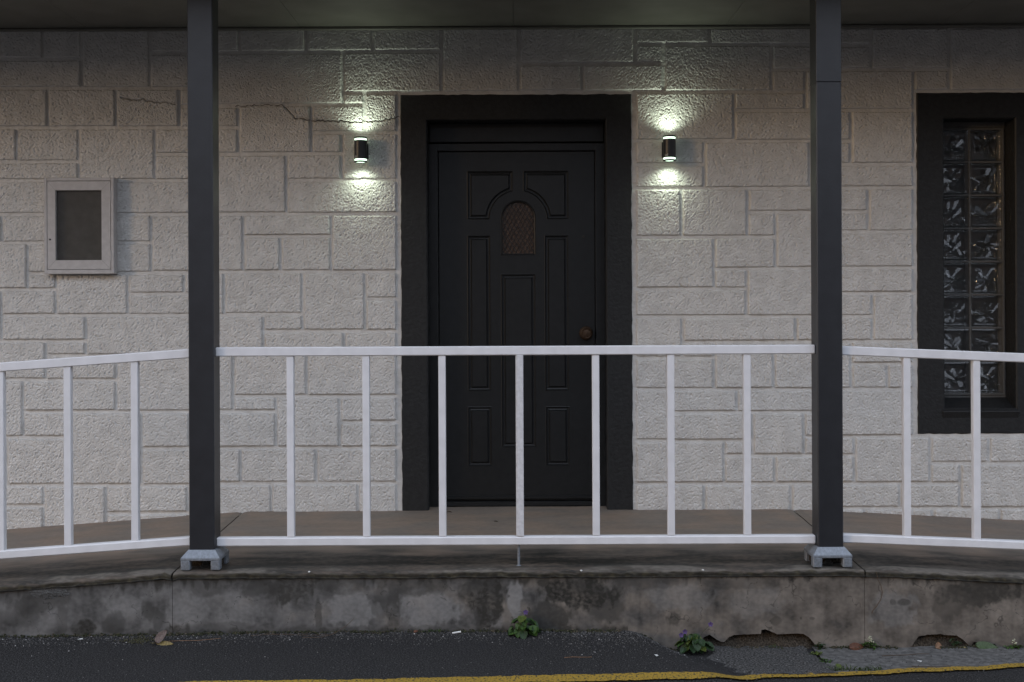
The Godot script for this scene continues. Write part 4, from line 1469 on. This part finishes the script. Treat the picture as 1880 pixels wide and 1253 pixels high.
func leafy_weed(at: Vector3, reach: float, high: float, count: int, m: Material, label: String, bloom := false) -> void:
	var root := thing("leafy_weed", at, label, "weed", "small weeds in the gutter")
	var kind := leaf_mesh(0.020, 0.011, 0.7)
	var st := new_st()
	for k in count:
		var a := rng.randf() * TAU
		var r := reach * sqrt(rng.randf())
		var tip := Vector3(cos(a) * r, high * rng.randf_range(0.15, 0.9) * (1.0 - 0.5 * r / reach), absf(sin(a)) * r * 0.6)
		tube(st, [Vector3(0, -0.003, 0), tip * Vector3(0.6, 0.7, 0.6), tip], 0.0008, 0.0005, 4)
		var o := part("leaf", kind, m, root)
		o.position = tip * 0.8
		o.rotation = Vector3(rng.randf_range(-0.7, 0.5), rng.randf() * TAU, rng.randf_range(-0.4, 0.4))
		o.scale = Vector3.ONE * rng.randf_range(0.6, 1.15)
	part("stem", st.commit(), M["stem green"], root)
	if bloom:
		st = new_st()
		for k in 16:
			var p := Vector3(rng.randfn(0, 0.006), high * rng.randf_range(0.5, 1.15), 0.012 + rng.randfn(0, 0.004))
			bevel_box(st, p, Vector3.ONE * rng.randf_range(0.003, 0.006), 0.001, Basis.from_euler(Vector3(rng.randf(), rng.randf(), rng.randf()) * 3.0))
		part("blossom", st.commit(), M["flower white"], root)


func on_road(x: float, z: float, lift := 0.006) -> Vector3:
	return Vector3(x, road_y(x, z) + lift, z)


func build_plants() -> void:
	violet(on_road(0.030, 1.430, 0.0), 0.062, 0.085, 26, [Vector3(0.006, 0.098, 0.012)], "bright green violet clump against the wall foot below the door", 0.35)
	violet(on_road(0.800, 1.445), 0.068, 0.098, 30, [Vector3(-0.062, 0.078, 0.02), Vector3(-0.045, 0.092, 0.016), Vector3(0.073, 0.122, 0.004)], "dark green violet with purple flowers beside the broken kerb foot", 0.75)
	leafy_weed(on_road(1.372, 1.418), 0.035, 0.050, 16, M["leaf deep green"], "small dark weed at the end of the first kerb break")
	leafy_weed(on_road(1.600, 1.425), 0.042, 0.055, 26, M["leaf green"], "small flowering weed behind the brown leaf at the kerb", true)
	leafy_weed(on_road(1.995, 1.405), 0.035, 0.075, 14, M["leaf deep green"], "thin weed growing inside the second kerb break")
	leafy_weed(on_road(2.255, 1.425), 0.050, 0.035, 22, M["leaf green"], "low spreading weed at the kerb next to the large green leaf", true)
	leafy_weed(on_road(1.325, 1.52), 0.030, 0.030, 16, M["leaf yellow green"], "yellowish weed in the upper part of the gutter joint")
	leafy_weed(on_road(1.345, 1.62), 0.030, 0.026, 16, M["leaf green"], "weed in the lower part of the gutter joint")
	tuft("grass_tuft", on_road(1.455, 1.735), Vector2(0.11, 0.012), 0.035, 130, M["grass green"], "thin strip of grass along the yellow line", "grass tuft")
	tuft("grass_tuft", on_road(1.165, 1.405), Vector2(0.02, 0.01), 0.03, 22, M["leaf yellow green"], "tiny yellowish grass tuft inside the first kerb break", "grass tuft")
	tuft("grass_tuft", on_road(-0.39, 1.425, 0.0), Vector2(0.04, 0.006), 0.022, 30, M["grass green"], "tiny grass sprouts at the wall foot near the white stub", "grass tuft")
	# dry moss clump by the fallen leaf
	var root := thing("moss_clump", on_road(-1.705, 1.485, 0.0), "dry brown moss clump behind the curled fallen leaf", "moss")
	var st := new_st()
	for k in 240:
		var p := Vector3(rng.randfn(0, 0.038), absf(rng.randfn(0, 0.006)), rng.randfn(0, 0.015))
		p.y += road_y(-1.705 + p.x, 1.485 + p.z) - road_y(-1.705, 1.485)
		var s := rng.randf_range(0.002, 0.006)
		bevel_box(st, p, Vector3(s, s * 0.7, s), 0.0008, Basis.from_euler(Vector3(rng.randf(), rng.randf(), rng.randf()) * 6.0))
	part("tufts", st.commit(), M["dry moss"], root)


# a leaf laid with its length along one direction and its upper face along another
func laid(o: Node3D, along: Vector3, face: Vector3) -> void:
	var z := along.normalized()
	var x := face.cross(z).normalized()
	o.basis = Basis(x, z.cross(x), z)


func fallen_leaf(at: Vector3, length: float, width: float, cup: float, along: Vector3, face: Vector3, m: Material, label: String) -> Node3D:
	var root := thing("fallen_leaf", at, label, "leaf", "fallen leaves along the kerb")
	laid(part("blade", leaf_mesh(length, width, cup), m, root), along, face)
	return root


func build_litter() -> void:
	var first := fallen_leaf(on_road(-1.618, 1.525, 0.006), 0.075, 0.042, 0.35, Vector3(0.62, 0.75, -0.1), Vector3(-0.45, 0.25, 0.9), M["dry leaf grey"], "curled grey and yellow fallen leaf on the asphalt")
	laid(part("blade", leaf_mesh(0.085, 0.022, 0.2), M["dry leaf yellow"], first), Vector3(1, 0.02, 0.15), Vector3(0, 0.7, 0.7))
	laid(part("blade", leaf_mesh(0.03, 0.020, 0.4), M["dry leaf yellow"], first), Vector3(-0.2, 0.25, 0.9), Vector3(-0.2, 0.9, 0.3))
	fallen_leaf(on_road(1.500, 1.440, 0.008), 0.075, 0.040, 0.75, Vector3(1, 0.18, -0.1), Vector3(0, 0.75, 0.65), M["dry leaf brown"], "rust brown fallen leaf beside the flowering weed")
	fallen_leaf(on_road(1.908, 1.434, 0.004), 0.034, 0.030, 0.5, Vector3(0.1, 0.9, -0.2), Vector3(0, 0.3, 1), M["dry leaf tan"], "small orange tan leaf standing in front of the second kerb break")
	fallen_leaf(on_road(2.010, 1.425, 0.006), 0.042, 0.018, 0.4, Vector3(1, -0.03, 0.15), Vector3(0, 0.8, 0.6), M["dry leaf yellow"], "narrow pale yellow leaf at the corner of the second kerb break")
	var big := fallen_leaf(on_road(2.075, 1.432, 0.020), 0.110, 0.044, 0.25, Vector3(1, -0.10, 0.1), Vector3(0.0, 0.7, 0.75), M["fresh leaf green"], "large folded green leaf lying against the kerb foot")
	laid(part("blade", leaf_mesh(0.055, 0.010, 0.2), M["leaf yellow green"], big), Vector3(0.7, -0.45, 0.3), Vector3(0.3, 0.5, 0.8))
	fallen_leaf(on_road(2.330, 1.430, 0.005), 0.022, 0.016, 0.5, Vector3(1, 0.1, 0.3), Vector3(0, 0.8, 0.5), M["dry leaf tan"], "tiny tan leaf beside the low spreading weed")
	fallen_leaf(on_road(-0.475, 1.430, 0.005), 0.024, 0.013, 0.5, Vector3(0.8, 0.25, 0.2), Vector3(0, 0.7, 0.7), M["dry leaf brown"], "tiny brown leaf at the wall foot near the grass sprouts")
	fallen_leaf(on_road(1.375, 1.700, 0.008), 0.030, 0.026, 0.2, Vector3(0.8, 0.15, -0.5), Vector3(0, 0.8, 0.6), M["leaf yellow green"], "round yellow green leaf at the end of the gutter joint")
	# paper stub
	var st := new_st()
	lathe(st, [[0.0, -0.020], [0.0042, -0.020], [0.0042, 0.012], [0.0040, 0.020], [0.0, 0.020]], Vector3.ZERO, 12, Basis(Vector3(0, 0, 1), PI / 2.0 + 0.1))
	var o := top("paper_stub", st.commit(), M["paper white"], "small white rolled paper stub on the chippings", "litter")
	o.position = on_road(-0.278, 1.436, 0.006)
	o.rotation.y = 0.2
	# dead root hanging over the lip, twigs on the ground
	st = new_st()
	var z := EDGE_Z + 0.003
	tube(st, [Vector3(1.632, -0.048, z + 0.004), Vector3(1.640, -0.085, z + 0.001), Vector3(1.653, -0.108, z), Vector3(1.660, -0.141, z), Vector3(1.652, -0.175, z), Vector3(1.632, -0.205, z), Vector3(1.615, -0.225, z), Vector3(1.612, -0.237, z)], 0.0014, 0.0024, 6)
	top("hanging_root", st.commit(), M["twig brown"], "thin dead root hanging over the kerb face near the joint", "root")
	var twigs := [
		[[-1.205, 1.455], [-1.14, 1.437], [-1.05, 1.440], [-0.96, 1.452], [-0.86, 1.447], "long thin dry twig lying along the wall foot"],
		[[-0.97, 1.478], [-0.89, 1.475], [-0.83, 1.452], [-0.78, 1.432], [-0.745, 1.428], "dry twig propped up against the kerb face"],
		[[-1.60, 1.50], [-1.52, 1.492], [-1.44, 1.490], [-1.38, 1.478], [-1.34, 1.47], "pale straw beside the curled fallen leaf"],
		[[1.62, 1.545], [1.69, 1.530], [1.74, 1.525], [1.80, 1.512], [1.84, 1.515], "dark twig lying across the concrete gutter"],
		[[1.70, 1.700], [1.75, 1.702], [1.80, 1.697], [1.85, 1.695], [1.88, 1.69], "dark twig close to the yellow line"],
		[[0.20, 1.700], [0.235, 1.695], [0.27, 1.697], [0.30, 1.694], [0.32, 1.69], "pale straw on the asphalt below the first violet"]]
	for k in twigs.size():
		st = new_st()
		var line := []
		for j in 5:
			var p: Array = twigs[k][j]
			var v := on_road(p[0], p[1], 0.0085 if p[0] > 0.8 else 0.0025)
			if k == 1:
				v.y += [0.0, 0.0, 0.006, 0.03, 0.062][j]
			line.append(v)
		tube(st, line, 0.0017, 0.0011, 5)
		top("twig", st.commit(), M["dry leaf tan"] if k in [2, 5] else M["twig brown"], twigs[k][5], "twig", "twigs and straws on the ground")
	# scraps
	st = new_st()
	quad(st, Vector3(-0.012, 0.001, -0.005), Vector3(0.010, 0.003, -0.007), Vector3(0.013, 0.001, 0.006), Vector3(-0.006, 0.002, 0.007), Vector3.UP)
	quad(st, Vector3(-0.012, 0.0004, -0.005), Vector3(0.010, 0.0024, -0.007), Vector3(0.013, 0.0004, 0.006), Vector3(-0.006, 0.0014, 0.007), Vector3.DOWN)
	var scrap := st.commit()
	var where := [[0.600, 1.690, "white paper scrap on the sloping asphalt edge"], [-1.975, 1.470, "white scrap on the asphalt below the dark wall stain"], [1.762, 1.615, "pale scrap on the concrete gutter"]]
	for q in where:
		o = top("paper_scrap", scrap, M["paper white"], q[2], "litter", "pale scraps on the ground")
		o.position = on_road(q[0], q[1], 0.0075)
		o.rotation.y = q[0] * 3.0
	# dark leaf scraps blown onto the footpath
	for q in [[-0.400, 0.055, 0.028, "dark leaf scrap lying in front of the door threshold"], [-0.128, 0.33, 0.022, "dark leaf scrap on the footpath below the middle of the door"], [-1.190, 0.62, 0.018, "dark leaf scrap at the foot of the railing near the cabinet post"]]:
		var scrap_leaf := thing("leaf_scrap", Vector3(q[0], path_y(q[0], q[1]) + 0.003, q[1]), q[3], "leaf", "leaf scraps on the footpath")
		laid(part("blade", leaf_mesh(q[2], q[2] * 0.5, 0.6), M["twig brown"], scrap_leaf), Vector3(1, 0.05, 0.2), Vector3(0.1, 1, 0.2))
	# pebbles on the footpath lip
	var pebbles := [[-0.950, "white pebble on the footpath lip near the charcoal post by the cabinet"], [0.290, "white pebble on the footpath lip below the door"], [0.845, "pale pebble on the footpath lip above the purple flowers"]]
	for q in pebbles:
		st = new_st()
		lathe(st, [[0.0, -0.004], [0.004, -0.003], [0.0058, 0.0], [0.004, 0.0032], [0.0, 0.004]], Vector3.ZERO, 9)
		o = top("pebble", st.commit(), M["paper white"], q[1], "pebble", "pale pebbles on the footpath lip")
		o.position = Vector3(q[0], path_y(q[0], EDGE_Z - 0.006) - 0.001, EDGE_Z - 0.006)
